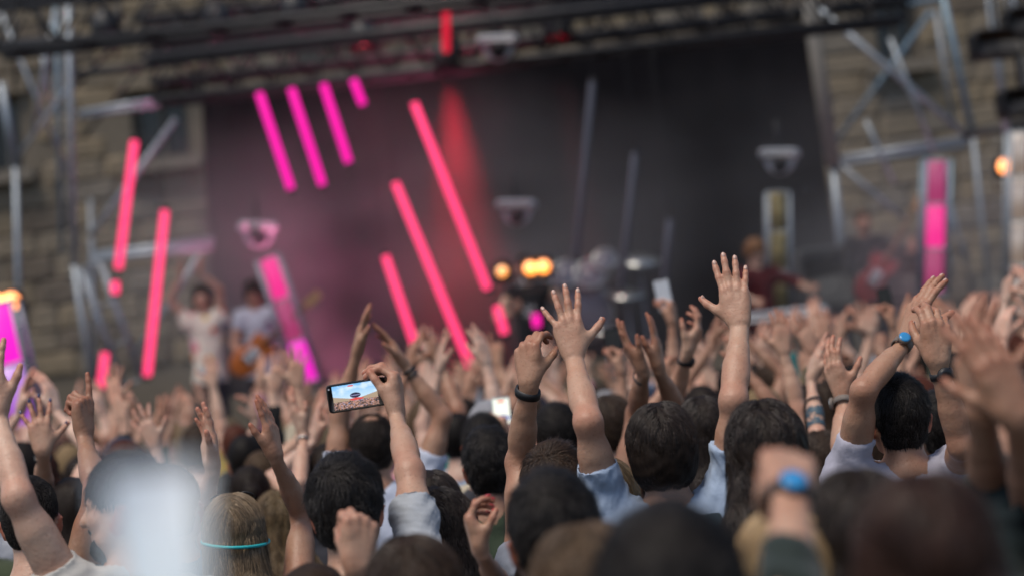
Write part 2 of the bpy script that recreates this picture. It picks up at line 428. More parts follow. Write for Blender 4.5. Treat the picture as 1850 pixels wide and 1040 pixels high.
def arm_prims(S, E, Wp, Mh, pose, ar=1.0, hs=1.0, jit=0, rs=None, wrist_len=.012):
    hp, tips, knk, nails = hand_local(pose, jit, rs)
    T = lambda p: Wp+Mh@(p*hs)
    out = []
    fx = Mh[:, 0]; f = nrm(E-Wp); fx2 = nrm(fx-f*(fx@f))
    u = nrm(E-S); ex = nrm(np.cross(f, -u)) if np.linalg.norm(np.cross(f, u)) > .15 else fx2
    mid = Wp*.42+E*.58
    wz = Wp-Mh[:, 2]*wrist_len
    out += [RC(wz+fx2*.0095*ar, E+fx2*.009, .0168*ar, .0235*ar, .02), RC(wz-fx2*.0095*ar, E-fx2*.009, .0168*ar, .0235*ar, .02)]
    bl = nrm(np.cross(fx2, f))
    out += [RC(Wp*.62+E*.38+fx2*.004, Wp*.30+E*.70+fx2*.008, .0225*ar, .0265*ar, .025), RC(mid-fx2*.006, E-fx2*.004-u*.004, .024*ar, .025*ar, .03)]
    out += [RC(E, S, .0365*ar, .043*ar, .02), RC(E*.65+S*.35, E*.25+S*.75, .037*ar, .042*ar, .04), RC(S*.85+E*.15, S, .050*ar, .058*ar, .03)]
    for p in hp: out.append(('rc', T(p[1]), T(p[2]), p[3]*hs, p[4]*hs, p[5]))
    return out, [T(t) for t in tips], [T(k) for k in knk], [(T(a), Mh@b, Mh@c) for a, b, c in nails]
def ik(S, Wt, pole, a=.29, b=.255):
    d = Wt-S; L = np.linalg.norm(d)
    if L > (a+b)*.995: Wt = S+d/L*(a+b)*.995; d = Wt-S; L = np.linalg.norm(d)
    x = (a*a-b*b+L*L)/(2*L); hgt = math.sqrt(max(a*a-x*x, 0)); u = d/L
    p = pole-u*(pole@u); p = nrm(p)
    return S+u*x+p*hgt, Wt
def ik_px(S, epx, wpx, d0, dd, scale=1.0):
    """depths of elbow and wrist seen at given photo pixels so that the bones keep their lengths"""
    best = None
    for w in np.linspace(-.28, .28, 29):
        Wp = P(wpx[0], wpx[1], d0+dd+w)
        for e in np.linspace(-.3, .3, 31):
            E = P(epx[0], epx[1], d0+e)
            c = 3*(np.linalg.norm(E-S)-.29*scale)**2+4*(np.linalg.norm(E-Wp)-.255*scale)**2+.12*w*w+.01*e*e
            if best is None or c < best[0]: best = (c, E, Wp)
    return best[1], best[2]

# ------------------------------------------------------------------ people
SKINS = [(.48, .295, .205), (.56, .37, .275), (.41, .24, .158), (.47, .285, .20), (.34, .19, .122), (.62, .425, .33), (.24, .132, .085)]
HC = V3(0, -.014, .034)                        # centre of the hair cap in head space (+Y = where the face looks)
def head_prims():
    out = [EL((0, -.010, .028), (.074, .093, .090), k=.03), EL((0, .028, -.038), (.055, .060, .078), k=.04), RC((0, .052, -.098), (0, .062, -.092), .020, .018, .03),
           RC((0, .086, .008), (0, .106, -.032), .007, .012, .012), RC((-.014, .082, -.036), (.014, .082, -.036), .010, .010, .010),
           RC((-.034, .073, .018), (.034, .073, .018), .013, .013, .012), RC((-.018, .078, -.062), (.018, .078, -.062), .009, .009, .008), RC((-.016, .076, -.073), (.016, .076, -.073), .009, .009, .008),
           RC((-.045, .045, -.075), (-.058, -.005, -.03), .020, .022, .03), RC((.045, .045, -.075), (.058, -.005, -.03), .020, .022, .03),
           RC((-.042, .055, -.025), (-.03, .068, -.03), .02, .018, .02), RC((.042, .055, -.025), (.03, .068, -.03), .02, .018, .02)]
    for s in (-1, 1):
        out += [EL((s*.078, -.008, -.018), (.008, .017, .030), rotz(s*-.45), k=.008), RC((s*.078, -.002, .004), (s*.088, -.022, -.002), .006, .006, .006), RC((s*.088, -.022, -.002), (s*.078, -.008, -.046), .006, .006, .006)]
    return out
def xf(prims, R, t):
    o = []
    for p in prims:
        if p[0] == 'rc': o.append(('rc', R@p[1]+t, R@p[2]+t, p[3], p[4], p[5]))
        else: o.append(('el', R@p[1]+t, p[2], R@p[3], None, p[5]))
    return o
def body_core(C, yaw, S, bulk=1.0, lean=0):
    """torso, pelvis, legs under a head centred at C; S = shoulder joints {L,R}"""
    R = rotz(yaw); H = C[2]+.12
    T = lambda x, y, z: C*V3(1, 1, 0)+R@V3(x, y, 0)+V3(0, 0, z)
    z = C[2]
    tor = [EL(T(0, -.035, z-.40), (.158*bulk, .102*bulk, .20), R, .08), EL(T(0, -.02, z-.62), (.142*bulk, .098*bulk, .20), R, .08), EL(T(0, -.03, z-.82), (.165*bulk, .112*bulk, .13), R, .08)]
    nb = T(0, -.035, z-.165)
    for s in 'LR':
        tor += [RC(nb+V3(0, 0, -.03), S[s]*.55+nb*.45+V3(0, 0, -.015), .052, .050, .05), RC(S[s]*.5+T(0, -.03, z-.27)*.5, S[s], .062, .062, .06), RC(T(0, -.03, z-.33), S[s]+V3(0, 0, -.04), .08, .06, .06)]
    neck = [RC(T(0, -.02, z-.075), nb, .054, .058, .03)]
    legs = []
    for s in (-1, 1):
        hip, kn, an = T(s*.085, -.03, .50*H), T(s*.10, 0, .28*H), T(s*.11, -.02, .05*H)
        legs += [RC(hip, kn, .085, .056, .03), RC(kn, an, .056, .038, .02), RC(an+V3(0, 0, -.03), T(s*.125, .13, .03), .04, .028, .02)]
    return tor, neck, legs
def build_hair(style, R, C, parent, col, h=.007, strands=0, seed=1, off=V3(0, 0, 0), length=.30, part=0.0, vol=0.0, name='hair', wid=1.0):
    rs = np.random.RandomState(seed)
    v = vol
    pr = [EL(HC, (.083+v, .102+v, .096+v), k=.03), EL((0, -.045, -.028), (.067+v*.8, .055+v, .072), k=.05)]
    subs = [lambda F, X, Y, Z: np.maximum(F, .8*Y-.6*Z-.044+0*X)]
    longs = style in ('long', 'wavy', 'pony', 'loose')
    if style == 'short': subs += [lambda F, X, Y, Z: np.maximum(F, -.086-Z+.5*np.maximum(np.abs(X)-.04, 0)), lambda F, X, Y, Z: np.maximum(F, .010-np.sqrt((Y*.8+.004)**2+(Z+.028)**2)+.034-.0*X)]
    if style == 'crop': pr = [EL(HC, (.079+v, .098+v, .092+v), k=.03), EL((0, -.043, -.026), (.064, .052, .070), k=.05)]; subs += [lambda F, X, Y, Z: np.maximum(F, -.080-Z+.4*np.maximum(np.abs(X)-.03, 0)), lambda F, X, Y, Z: np.maximum(F, .042-np.sqrt((Y*.8+.004)**2+(Z+.028)**2)+0*X)]
    if style == 'bald': subs += [lambda F, X, Y, Z: np.maximum(F, -.086-Z+0*X), lambda F, X, Y, Z: np.maximum(F, .040-np.sqrt(X**2+(Y+.045)**2+(Z-.118)**2))]
    if style == 'bowl': pr = [EL(HC, (.090+v, .106+v, .100+v), k=.03), EL((0, -.045, -.035), (.080+v, .066+v, .072), k=.05)]; subs += [lambda F, X, Y, Z: np.maximum(F, -.080-Z+.25*np.maximum(np.abs(X)-.03, 0))]
    if longs:
        pr = [EL(HC, (.087+v, .106+v, .100+v), k=.03)]
        e = -length
        if style == 'pony':
            pr += [EL((0, -.045, -.028), (.072, .058, .070), k=.05), RC((0, -.10, .045), (0, -.135, .02), .028, .032, .02), RC((0, -.135, .02), (0, -.125, e), .032, .016, .02)]
        else:
            w = .012 if style == 'wavy' else 0
            for x, y in ((-.062, -.03), (.062, -.03), (0, -.062), (-.038, -.055), (.038, -.055)):
                x *= wid
                pr += [RC((x*.8, y, .02), (x*(.92+w*10), y-.035, -.15), .034, .036+w, .04), RC((x*(.92+w*10), y-.035, -.15), (x*.9, y-.05, e+.03*abs(x)/.06), .036+w, .018, .04)]
            if style == 'loose':
                for s in (-1, 1): pr += [RC((s*.066, .01, .01), (s*.082, .045, -.16), .028, .034, .03), RC((s*.082, .045, -.16), (s*.075, .06, e), .034, .02, .03)]
    F, lo = field(pr, h, subs)
    V, Q = nets(F, lo, h)
    amp = {'wavy': .009, 'bowl': .003, 'crop': .0008, 'long': .003, 'loose': .009, 'pony': .003}.get(style, .003)
    nn = vnormals(V, Q)
    V = V+nn*(wob(V*V3(1, 1, .35) if longs else V, 70, seed)*amp)[:, None]
    wv = V@R.T+C-off
    o = link(name, fmesh(name, wv, Q), HAIR, parent, col)
    if strands:
        nn = vnormals(V, Q)
        area = np.linalg.norm(np.cross(V[Q[:, 1]]-V[Q[:, 0]], V[Q[:, 3]]-V[Q[:, 0]]), axis=1)
        fi = rs.choice(len(Q), strands, p=area/area.sum())
        a, b = rs.rand(strands, 1), rs.rand(strands, 1); q = Q[fi]
        p = V[q[:, 0]]*(1-a)*(1-b)+V[q[:, 1]]*a*(1-b)+V[q[:, 2]]*a*b+V[q[:, 3]]*(1-a)*b
        n = nrm2(nn[q[:, 0]]*(1-a)+nn[q[:, 2]]*a)
        M = 7 if longs else 5
        ln = {'crop': .010, 'short': .030, 'bald': .022, 'bowl': .055, 'long': .11, 'wavy': .10, 'pony': .09, 'loose': .10}[style]
        L = ln*rs.uniform(.6, 1.15, (strands, 1))
        if style in ('short', 'bald'): L *= np.clip(.35+.65*(p[:, 2:3]+.06)/.12, .3, 1.2)
        g = np.tile(V3(0, 0, -1.0), (strands, 1))
        top = np.clip((p[:, 2:3]-.07)/.05, 0, 1)
        if longs or style == 'bowl':
            side = np.sign(p[:, 0:1]-part)
            g = g+top*np.concatenate([side*1.0, -.35+0*side, 0*side], 1)
        else:
            g = g*(1-top)+top*V3(.35, 1.0, 0)
        cl = np.stack([wob(p, 60, seed+i) for i in range(3)], 1)
        g = g+cl*(.40 if style in ('wavy', 'loose') else .25 if style == 'short' else .14)+rs.normal(size=p.shape)*.10
        r = V3(.083, .102, .096)
        pts = [p-n*.003]; cur = p.copy(); d = g
        n0 = np.linalg.norm((p-HC)/r, axis=1, keepdims=True)
        lift = rs.uniform(.0, 1, (strands, 1))**2*{'crop': .002, 'short': .007, 'bald': .004, 'bowl': .004}.get(style, .004)*(1+1.0*np.clip(wob(p, 75, seed+9), -.8, 1))[:, None]
        ph = rs.uniform(0, 6.28, (strands, 1))
        for k in range(1, M):
            t = nrm2(d-n*(d*n).sum(1, keepdims=True)*.85)
            cur = cur+t*L/(M-1)
            loc = (cur-HC)/r; ll = np.linalg.norm(loc, axis=1, keepdims=True)
            up = (cur[:, 2:3] > .0) | (not longs)
            pr2 = HC+loc/ll*np.maximum(n0, ll*.0+n0)*r
            cur = np.where(up, pr2, cur)
            n = np.where(up, nrm2((cur-HC)/r/r), n)
            w = np.sin(ph+k*1.3)*(.004 if style in ('wavy', 'loose') else .0008)
            pts.append(cur+n*(.0012+lift*k/(M-1)*1.5)+np.cross(n, t)*w)
        pts = np.stack(pts, 1)@R.T+C-off
        hc = bpy.data.hair_curves.new(name+'_strands'); hc.add_curves([M]*strands)
        hc.position_data.foreach_set('vector', pts.astype(np.float32).ravel())
        ra = hc.attributes.new('radius', 'FLOAT', 'POINT')
        rr = np.linspace(1, .3, M)*.00062*(1.0 if not longs else 1.1); ra.data.foreach_set('value', np.tile(rr, strands).astype(np.float32))
        hc.materials.append(STRAND)
        so_ = link(name+'_strands', hc, None, o, col)
    return o
def nrm2(v): return v/(np.linalg.norm(v, axis=1, keepdims=True)+1e-9)

def build_person(root, off, C, yaw=0., hyaw=0., hpitch=0., arms=None, skin=SKINS[0], hair=None, shirt=((.3, .3, .3), .45), pants=(.03, .03, .04),
                 ah=.005, hh=.008, th=.030, sh=.013, bulk=1.0, ar=1.0, hs=1.0, seed=1, lowdown=True, shirt_mat=None, neckz=-.150, beard=None):
    """children of ROOT: body (one skin), hair, shirt, trousers. Returns wrist frames for what is worn."""
    rs = np.random.RandomState(seed); arms = arms or {}
    R = rotz(yaw); Rh = rotz(yaw+hyaw)@rotx(hpitch)
    S = {}; A = {}
    for s, sg in (('L', -1), ('R', 1)):
        up = arms.get(s)
        if up is None: S[s] = C+R@V3(sg*.172, -.03, -.275)
        else: S[s] = C+R@V3(sg*(.158-up.get('sx', 0)), -.005, -.222+up.get('sz', 0))
    frames = {}
    arm_pr = {}; allt, allk = [], []
    for s, sg in (('L', -1), ('R', 1)):
        a = arms.get(s)
        if a is None:
            E = S[s]+R@V3(sg*.05, -.03, -.285); Wt = E+R@V3(sg*.0, .09, -.235); hd = R@V3(0, .25, -1); face = 90*sg if abs(yaw) < 1.5 else -90*sg
            Mh = hand_frame(hd, face, sg); pose = 'relax'
        else:
            if 'w' in a and len(a['w']) == 2:
                E, Wt = ik_px(S[s], a['e'], a['w'], a['d'], a.get('dd', 0), a.get('bs', 1.0))
                dx, dy = a['t'][0]-a['w'][0], a['t'][1]-a['w'][1]
                hd = nrm(dx*CR-dy*CU)+a.get('tilt', .15)*_F0
            else:
                Wt = C+R@np.asarray(a['w'], float); E, Wt = ik(S[s], Wt, R@np.asarray(a.get('pole', (sg*1., -.1, -.4)), float)); hd = R@np.asarray(a['h'], float)
            face = a.get('face', 0); pose = a.get('pose', 'flat')
            Mh = hand_frame(hd, face, sg)
        pr, tips, knk, nails = arm_prims(S[s], E, Wt, Mh, pose, ar, hs, .5 if a else 0, rs)
        arm_pr[s] = pr; allt += tips; allk += knk
        frames[s] = dict(W=Wt, E=E, S=S[s], M=Mh, f=nrm(E-Wt), nails=nails, hs=hs, ar=ar, tips=tips)
    tor, neck, legs = body_core(C, yaw, S, bulk)
    Vs, Qs, n = [], [], 0
    def addm(pr, h):
        nonlocal n
        F, lo = field(pr, h); V, Q = nets(F, lo, h); Vs.append(V); Qs.append(Q+n); n += len(V)
    addm(xf(head_prims(), Rh, C)+neck+[tor[3], tor[6]], hh); nhead = n
    for s in 'LR': addm(arm_pr[s], ah if arms.get(s) else max(ah, .012))
    addm(tor+legs, th)
    V = np.concatenate(Vs); Q = np.concatenate(Qs)
    me = fmesh('body', V-off, Q)
    fl = np.zeros(len(V))
    for p, r, w in [(t, .011, .8) for t in allt]+[(k, .0085, .75) for k in allk]+[(frames[s]['E'], .035, .3) for s in frames]:
        dd = np.sum((V-p)**2, 1); fl = np.maximum(fl, w*np.exp(-dd/(2*r*r)))
    loc = (V-C)@Rh
    ear = (np.arange(len(V)) < nhead) & (np.abs(loc[:, 0]) > .076) & (np.abs(loc[:, 2]+.02) < .05) & (np.abs(loc[:, 1]) < .05)
    fl[ear] = np.maximum(fl[ear], .9)
    at = me.attributes.new('flush', 'FLOAT', 'POINT'); at.data.foreach_set('value', fl.astype(np.float32))
    link('body', me, SKIN, root, skin)
    # shirt
    scol, sleeve = shirt
    G = lambda p, d: ('rc', p[1], p[2], p[3]+d, p[4]+d, p[5]) if p[0] == 'rc' else ('el', p[1], p[2]+d, p[3], None, p[5])
    sp = [G(p, .011) for p in tor]; subs = []
    nbz = C[2]+neckz
    nb = C+R@V3(0, -.035, 0)
    nk = neck[0]
    def cutneck(F, X, Y, Z):
        g = .066-np.sqrt((X-nb[0])**2+(Y-nb[1]-R[1, 1]*.012)**2+((Z-(nbz+.035))*.75)**2)
        rr = np.sqrt((X-nb[0])**2+(Y-nb[1])**2)
        return np.where(rr < .10, np.maximum(np.maximum(F, g), Z-(C[2]+neckz+.02)), F)
    subs.append(cutneck)
    zh = .50*(C[2]+.12)-.03
    subs.append(lambda F, X, Y, Z: np.maximum(F, zh-Z+0*X))
    if sleeve > 0:
        for s in 'LR':
            f = frames[s]; St, E, Wt = f['S'], f['E'], f['W']
            if sleeve <= 1:
                q = St+(E-St)*sleeve; ax = nrm(E-St)
                sp += [RC(St, q+ax*.03, .066*bulk, .059*ar, .05)]
            else:
                q = E+(Wt-E)*min(sleeve-1, .93); ax = nrm(Wt-E)
                sp += [RC(St, E, .066*bulk, .052, .05), RC(E, q+ax*.02, .050, .040, .04)]
            def cut(F, X, Y, Z, q=q, ax=ax, rin=(.0465 if sleeve <= 1 else .033), hol=sh < .009):
                dx, dy, dz = X-q[0], Y-q[1], Z-q[2]
                al = dx*ax[0]+dy*ax[1]+dz*ax[2]; rad = np.sqrt(np.maximum(dx*dx+dy*dy+dz*dz-al*al, 0))
                near = rad < .10
                F = np.where(near & (al > -.02) & (al < .12), np.maximum(F, al), F)
                if hol: F = np.where(near, np.maximum(F, np.minimum(rin*ar-rad, al+.05)), F)
                return F
            subs.append(cut)
    F, lo = field(sp, sh, subs)
    V, Q = nets(F, lo, sh)
    if len(Q):
        nn = vnormals(V, Q)
        fold = wob(V*V3(1, 1, 1.6), 30, seed)*.006+np.abs(wob(V*V3(1.2, 1.2, .8), 55, seed+3))*-.005
        V = V+nn*fold[:, None]
        link('shirt', fmesh('shirt', V-off, Q), shirt_mat or CLOTH, root, scol)
    F, lo = field([G(p, .010) for p in legs if p[3] > .045 or p[4] > .037]+[G(tor[2], .008)], th, [lambda F, X, Y, Z: np.maximum(F, Z-(zh+.05)+0*X)])
    V, Q = nets(F, lo, th); link('trousers', fmesh('trousers', V-off, Q), CLOTH, root, pants)
    if hair:
        st, hcol, kw = hair
        build_hair(st, Rh, C, root, hcol, off=off, seed=seed, **kw)
    if beard:
        F, lo = field([RC((-.052, .02, -.05), (-.02, .062, -.092), .018, .027, .02), RC((.052, .02, -.05), (.02, .062, -.092), .018, .027, .02), RC((0, .058, -.098), (0, .068, -.104), .028, .025, .02), RC((-.022, .082, -.053), (.022, .082, -.053), .010, .010, .01)], .006)
        V, Q = nets(F, lo, .006); V = V+vnormals(V, Q)*(wob(V, 120, 3)*.003)[:, None]
        link('beard', fmesh('beard', V@Rh.T+C-off, Q), HAIR, root, beard)
    frames['Rh'] = Rh; frames['C'] = C; frames['off'] = off; frames['root'] = root
    return frames

# things worn at the wrist
def wrist_ring(fr, side, name, mat, at=.035, width=.018, fat=.0022, r=.030):
    f = fr[side]; ax = f['f']; c = f['W']+ax*at*f['hs']; ar = f['ar']; r = r*ar*(1+at*1.2)
    prof = [(r-.002, -width/2), (r+fat, -width/2), (r+fat*1.3, 0), (r+fat, width/2), (r-.002, width/2)]
    mb = MB().lathe(prof, c-fr['off'], ax, 28, 1.0, .80, f['M'][:, 0])
    return mb.obj(name, mat, fr['root'])
def wristwatch(fr, side, face=M_BLACK, strap=M_BLACK, at=.04, size=.021, bezel=None, turn=0):
    f = fr[side]; o = wrist_ring(fr, side, 'wristwatch', strap, at, .020, .0025)
    ax = f['f']; up = -f['M'][:, 1]; up = nrm(up-ax*(up@ax)); sd = np.cross(ax, up); up = nrm(up*math.cos(turn)+sd*math.sin(turn))
    rr = .030*f['ar']*(1+at*1.2)*(.80+.2*abs(math.sin(turn)))
    c = f['W']+ax*at*f['hs']+up*rr-fr['off']
    MB().lathe([(.001, .0), (size, .0), (size, .009), (size*.86, .0105)], c-up*.002, up, 28).obj('watch_case', bezel or strap, o)
    MB().lathe([(size*.87, .0), (size*.87, .0016), (size*.5, .0022), (.0005, .0024)], c+up*.0082, up, 28).obj('watch_face', face, o)
    return o
def nail_set(fr, side, mat, scale=1.0):
    for p, d, up in fr[side]['nails']:
        s = scale
        F, lo = field([EL(p-d*.003+up*.0062, (.0055*s, .0085*s, .0028*s), np.stack([np.cross(d, up), d, up], 1), k=.002)], .0018)
        V, Q = nets(F, lo, .0018); link('fingernail', fmesh('fingernail', V-fr['off'], Q), mat, fr['root'])

def hero(label, x, top, d, hair, shirt=((.3, .3, .3), .45), L=None, R=None, **k):
    C = P(x, top, d)+V3(0, 0, -.134)
    off = V3(C[0], C[1], 0)
    root = empty('person', off, label, 'person', 'people in the crowd')
    arms = {}
    for s, a in (('L', L), ('R', R)):
        if a: a = dict(a); a.setdefault('d', d); arms[s] = a
    if 'ah' not in k: k['ah'] = min(.008, max(.0046, d*.00074))
    k.setdefault('seed', int(x*7+top) % 1000)
    fr = build_person(root, off, C, arms=arms, hair=hair, shirt=shirt, **k)
    for s in arms:
        f = fr[s]; print('ARM %-50s %s upper %.2f fore %.2f dd %.2f' % (label[:50], s, np.linalg.norm(f['E']-f['S']), np.linalg.norm(f['E']-f['W']), (f['W']-C)@_F0))
    return fr

# ------------------------------------------------------------------ ground, stage, building
def proj(p):
    v = np.asarray(p, float)-CAMP; d = v@_F0
    return 925+FPX*(v@CR)/d, 520-FPX*(v@CU)/d
mb = MB(); mb.add([(-60, -20, 0), (60, -20, 0), (60, 90, 0), (-60, 90, 0)], [[0, 1, 2, 3]])
tag(mb.obj('ground', M_ASPHALT), kind='structure')
STG = 1.25
mb = MB().box((0, 26, STG-.05), (14, 10.4, .1)); o = mb.obj('stage_floor', M_DECK, smooth=False); tag(o, kind='structure')
V = []; Q = []
for i in range(141):
    x = -7+i*.1; y = 20.85+.03*math.sin(i*1.7)
    V += [(x, y, 0.01), (x, y, STG-.11), (x, y+.02, STG-.11), (x, y+.02, .01)]
for i in range(140):
    a = i*4
    for k in range(4): Q.append([a+k, a+(k+1) % 4, a+4+(k+1) % 4, a+4+k])
tag(MB().add(V, Q).obj('stage_skirt', M_BLACKCLOTH), 'black pleated skirt along the front of the stage, behind the crowd', 'skirt')
# stone building behind the stage
WY = 33.0
bld = empty('stone_building', V3(0, WY, 0), 'weathered tan stone building with recessed windows behind the stage', 'building')
def wp(px, py, d=WY): return P(px, py, d)
wins = []
for (a, b, c, e) in ((228, 165, 345, 280), (-40, 175, 42, 305), (1572, -40, 1668, 105), (520, -60, 590, 32), (-150, -200, -60, -60)):
    p, q = wp(a, b), wp(c, e); wins.append((min(p[0], q[0]), max(p[0], q[0]), min(p[2], q[2]), max(p[2], q[2])))
def frame_hole(v): return any(x0-.02 < v[0] < x1+.02 and z0-.02 < v[2] < z1+.02 for x0, x1, z0, z1 in wins)
# mortar wall with holes: grid of strips between window edges
xs = sorted({-16., 16.}|{w[0] for w in wins}|{w[1] for w in wins}); zs = sorted({0., 13.}|{w[2] for w in wins}|{w[3] for w in wins})
mb = MB()
for i in range(len(xs)-1):
    for j in range(len(zs)-1):
        cx, cz = (xs[i]+xs[i+1])/2, (zs[j]+zs[j+1])/2
        if not any(w[0] < cx < w[1] and w[2] < cz < w[3] for w in wins):
            mb.box((cx, .25, cz), (xs[i+1]-xs[i], .5, zs[j+1]-zs[j]))
mb.obj('wall', M_MORTAR, bld, smooth=False)
meshes = []
for k in range(12):
    r = np.random.RandomState(k)
    n = 4; g = [(u, v) for v in (0, .12, .5, .88, 1) for u in (0, .12, .5, .88, 1)]
    V = [(u-.5, (-.03-.012*r.rand() if .05 < u < .95 and .05 < v < .95 else 0.0), v-.5) for u, v in g]
    V = [(x+r.uniform(-.012, .012), y, z+r.uniform(-.03, .03)) for x, y, z in V]
    Q = [[j*5+i, j*5+i+1, j*5+6+i, j*5+5+i] for j in range(4) for i in range(4)]
    me = fmesh('stone', np.array(V), np.array(Q), False); me.materials.append(M_STONE[(0, 0, 1, 2, 0, 3, 2, 1, 0, 2, 3, 1)[k]]); meshes.append(me)
z = 2.0; row = 0; ns = 0
while z < 9.2:
    hgt = rnd.uniform(.28, .38); x = -8.6+rnd.random()
    while x < 8.8:
        w = rnd.uniform(.36, .85)
        px, py = proj((x+w/2, WY, z+hgt/2))
        vis = -40 < px < 1890 and -40 < py < (660 if px < 410 else 560) and (px < 400 or px > 1450 or py < 175-.12*(px-365))
        hit = any(x < q[1] and x+w > q[0] and z < q[3] and z+hgt > q[2] for q in wins)
        if vis and not hit:
            o = bpy.data.objects.new('stone', rnd.choice(meshes)); COL.objects.link(o); o.parent = bld
            o.location = (x+w/2, 0, z+hgt/2); o.scale = (w-.012, 1, hgt-.012); ns += 1
        x += w
    z += hgt
print('stones', ns)
for x0, x1, z0, z1 in wins:
    fr = MB()
    for cx, cz, sx, sz in ((x0+.04, (z0+z1)/2, .08, z1-z0), (x1-.04, (z0+z1)/2, .08, z1-z0), ((x0+x1)/2, z1-.04, x1-x0-.16, .08), ((x0+x1)/2, z0+.04, x1-x0-.16, .08), ((x0+x1)/2, (z0+z1)/2, .05, z1-z0-.16)):
        fr.box((cx, .30, cz), (sx, .06, sz))
    w = fr.obj('window', M_STONE[2], bld, smooth=False)
    MB().box(((x0+x1)/2, .36, (z0+z1)/2), (x1-x0, .01, z1-z0)).obj('pane', M_WINDOW, w, smooth=False)
    MB().box(((x0+x1)/2, -.08, z0-.09), (x1-x0+.3, .30, .16)).obj('sill', M_STONE[2], w, smooth=False)
    MB().box(((x0+x1)/2, -.05, z1+.13), (x1-x0+.3, .16, .24)).obj('lintel', M_STONE[0], w, smooth=False)
# black drape at the back of the stage
DY = 28.2
c00, c10, c01, c11 = P(390, 720, DY), P(1535, 600, DY), P(364, 172, DY), P(1452, 38, DY)
V = []; Q = []; NX, NZ = 90, 10
for j in range(NZ+1):
    for i in range(NX+1):
        u, v = i/NX, j/NZ
        p = (c00*(1-u)+c10*u)*(1-v)+(c01*(1-u)+c11*u)*v
        V.append(p+V3(0, .012*math.sin(i*1.1)+.012*math.sin(i*.43+j*.3), 0))
for j in range(NZ):
    for i in range(NX): Q.append([j*(NX+1)+i, j*(NX+1)+i+1, (j+1)*(NX+1)+i+1, (j+1)*(NX+1)+i])
n0 = len(V); V2 = [p+V3(0, .03, 0) for p in V]
tag(MB().add(V, Q).add(V2, [q[::-1] for q in Q]).obj('backdrop', M_BLACKCLOTH), 'large plain black drape hung across the back of the stage', 'backdrop')

# ------------------------------------------------------------------ scaffolding
def pipes(root, name, segs, r, mat, off=V3(0, 0, 0)):
    for s in segs:
        a, b = P(*s[0]), P(*s[1]); MB().tube([a-off, b-off], (s[2] if len(s) > 2 else r)*.8, 10).obj(name, s[3] if len(s) > 3 else mat, root)
DT = 25.5
base = V3(*P(128, 700, DT)[:2], 0)
tw = empty('scaffold_tower', base, 'galvanised scaffold tower with cross braces at the left of the stage', 'scaffold')
lo = P(134, 480, DT)
pipes(tw, 'upright', [((122, -40, DT), (134, 480, DT), .045), ((100, -40, DT+1), (112, 460, DT+1), .035, M_BLUESTEEL), ((134, 480, DT), (172, 720, DT), .045), ((164, 360, DT+1.2), (172, 700, DT+1.2), .035), ((2, 150, DT+.5), (28, 300, DT+.5), .05), ((28, 300, DT+.5), (38, 700, DT+.5), .04), ((24, -40, DT+1.5), (28, 160, DT+1.5), .03, M_BLACK)], .04, M_STEEL, base)
pipes(tw, 'ledger', [((-20, 80, DT+.2), (340, 58, DT+.2), .05, M_BLACK), ((128, 136, DT+.4), (335, 112, DT+.4), .055, M_BLACK), ((140, 205, DT), (330, 172, DT), .04), ((168, 462, DT), (386, 434, DT), .055), ((170, 470, DT-.6), (384, 446, DT-.6), .045), ((140, 212, DT+.8), (330, 185, DT+.8), .03)], .04, M_STEEL, base)
pipes(tw, 'brace', [((318, 215, DT), (162, 428, DT), .04), ((380, 430, DT), (245, 640, DT), .04), ((280, 0, DT+.6), (135, 160, DT+.6), .03, M_BLACK), ((60, -20, DT+1), (95, 130, DT+1), .035, M_BLACK), ((75, 80, DT+1), (92, 200, DT+1), .03), ((100, 20, DT+.4), (60, 240, DT+.4), .028), ((0, 20, DT+.8), (130, 330, DT+.8), .025), ((330, 30, DT+1), (150, 250, DT+1), .022, M_BLACK), ((215, 0, DT+.3), (210, 100, DT+.3), .03, M_BLACK), ((20, 300, DT+.5), (128, 150, DT+.5), .025)], .035, M_STEEL, base)
base = V3(*P(1500, 620, DT)[:2], 0)
tw2 = empty('scaffold_tower', base, 'blue grey scaffold tower with crossing diagonals at the right of the stage', 'scaffold')
pipes(tw2, 'upright', [((1462, 0, DT), (1506, 300, DT), .10, flat('weathered_timber', (.15, .145, .135), .9)), ((1506, 300, DT), (1530, 560, DT), .06), ((1698, -30, DT+.8), (1758, 245, DT+.8), .05, M_BLUESTEEL), ((1690, 20, DT+2), (1725, 240, DT+2), .03), ((1785, -30, DT-1), (1820, 245, DT-1), .05), ((1822, -30, DT-1.6), (1850, 180, DT-1.6), .05), ((1758, 245, DT+.8), (1790, 560, DT+.8), .035), ((1700, 300, DT), (1760, 540, DT), .025)], .05, M_STEEL, base)
pipes(tw2, 'ledger', [((1500, 290, DT), (1752, 250, DT), .045), ((1505, 300, DT+1), (1750, 262, DT+1), .035), ((1560, 20, DT+.8), (1702, -2, DT+.8), .045, M_BLUESTEEL), ((1740, 245, DT-.6), (1900, 215, DT-.6), .06, M_BLACK)], .05, M_STEEL, base)
pipes(tw2, 'brace', [((1482, 18, DT-.2), (1742, 242, DT-.2), .042), ((1682, 20, DT+.6), (1506, 262, DT+.6), .036, M_BLUESTEEL), ((1608, 70, DT-.5), (1690, 280, DT-.5), .03), ((1564, 218, DT-.4), (1616, 332, DT-.4), .03), ((1506, 288, DT), (1640, 400, DT), .032), ((1690, 330, DT+.3), (1750, 470, DT+.3), .03)], .04, M_STEEL, base)
for s in ((36, 190), (146, 245), (112, 293), (122, 57)): pass

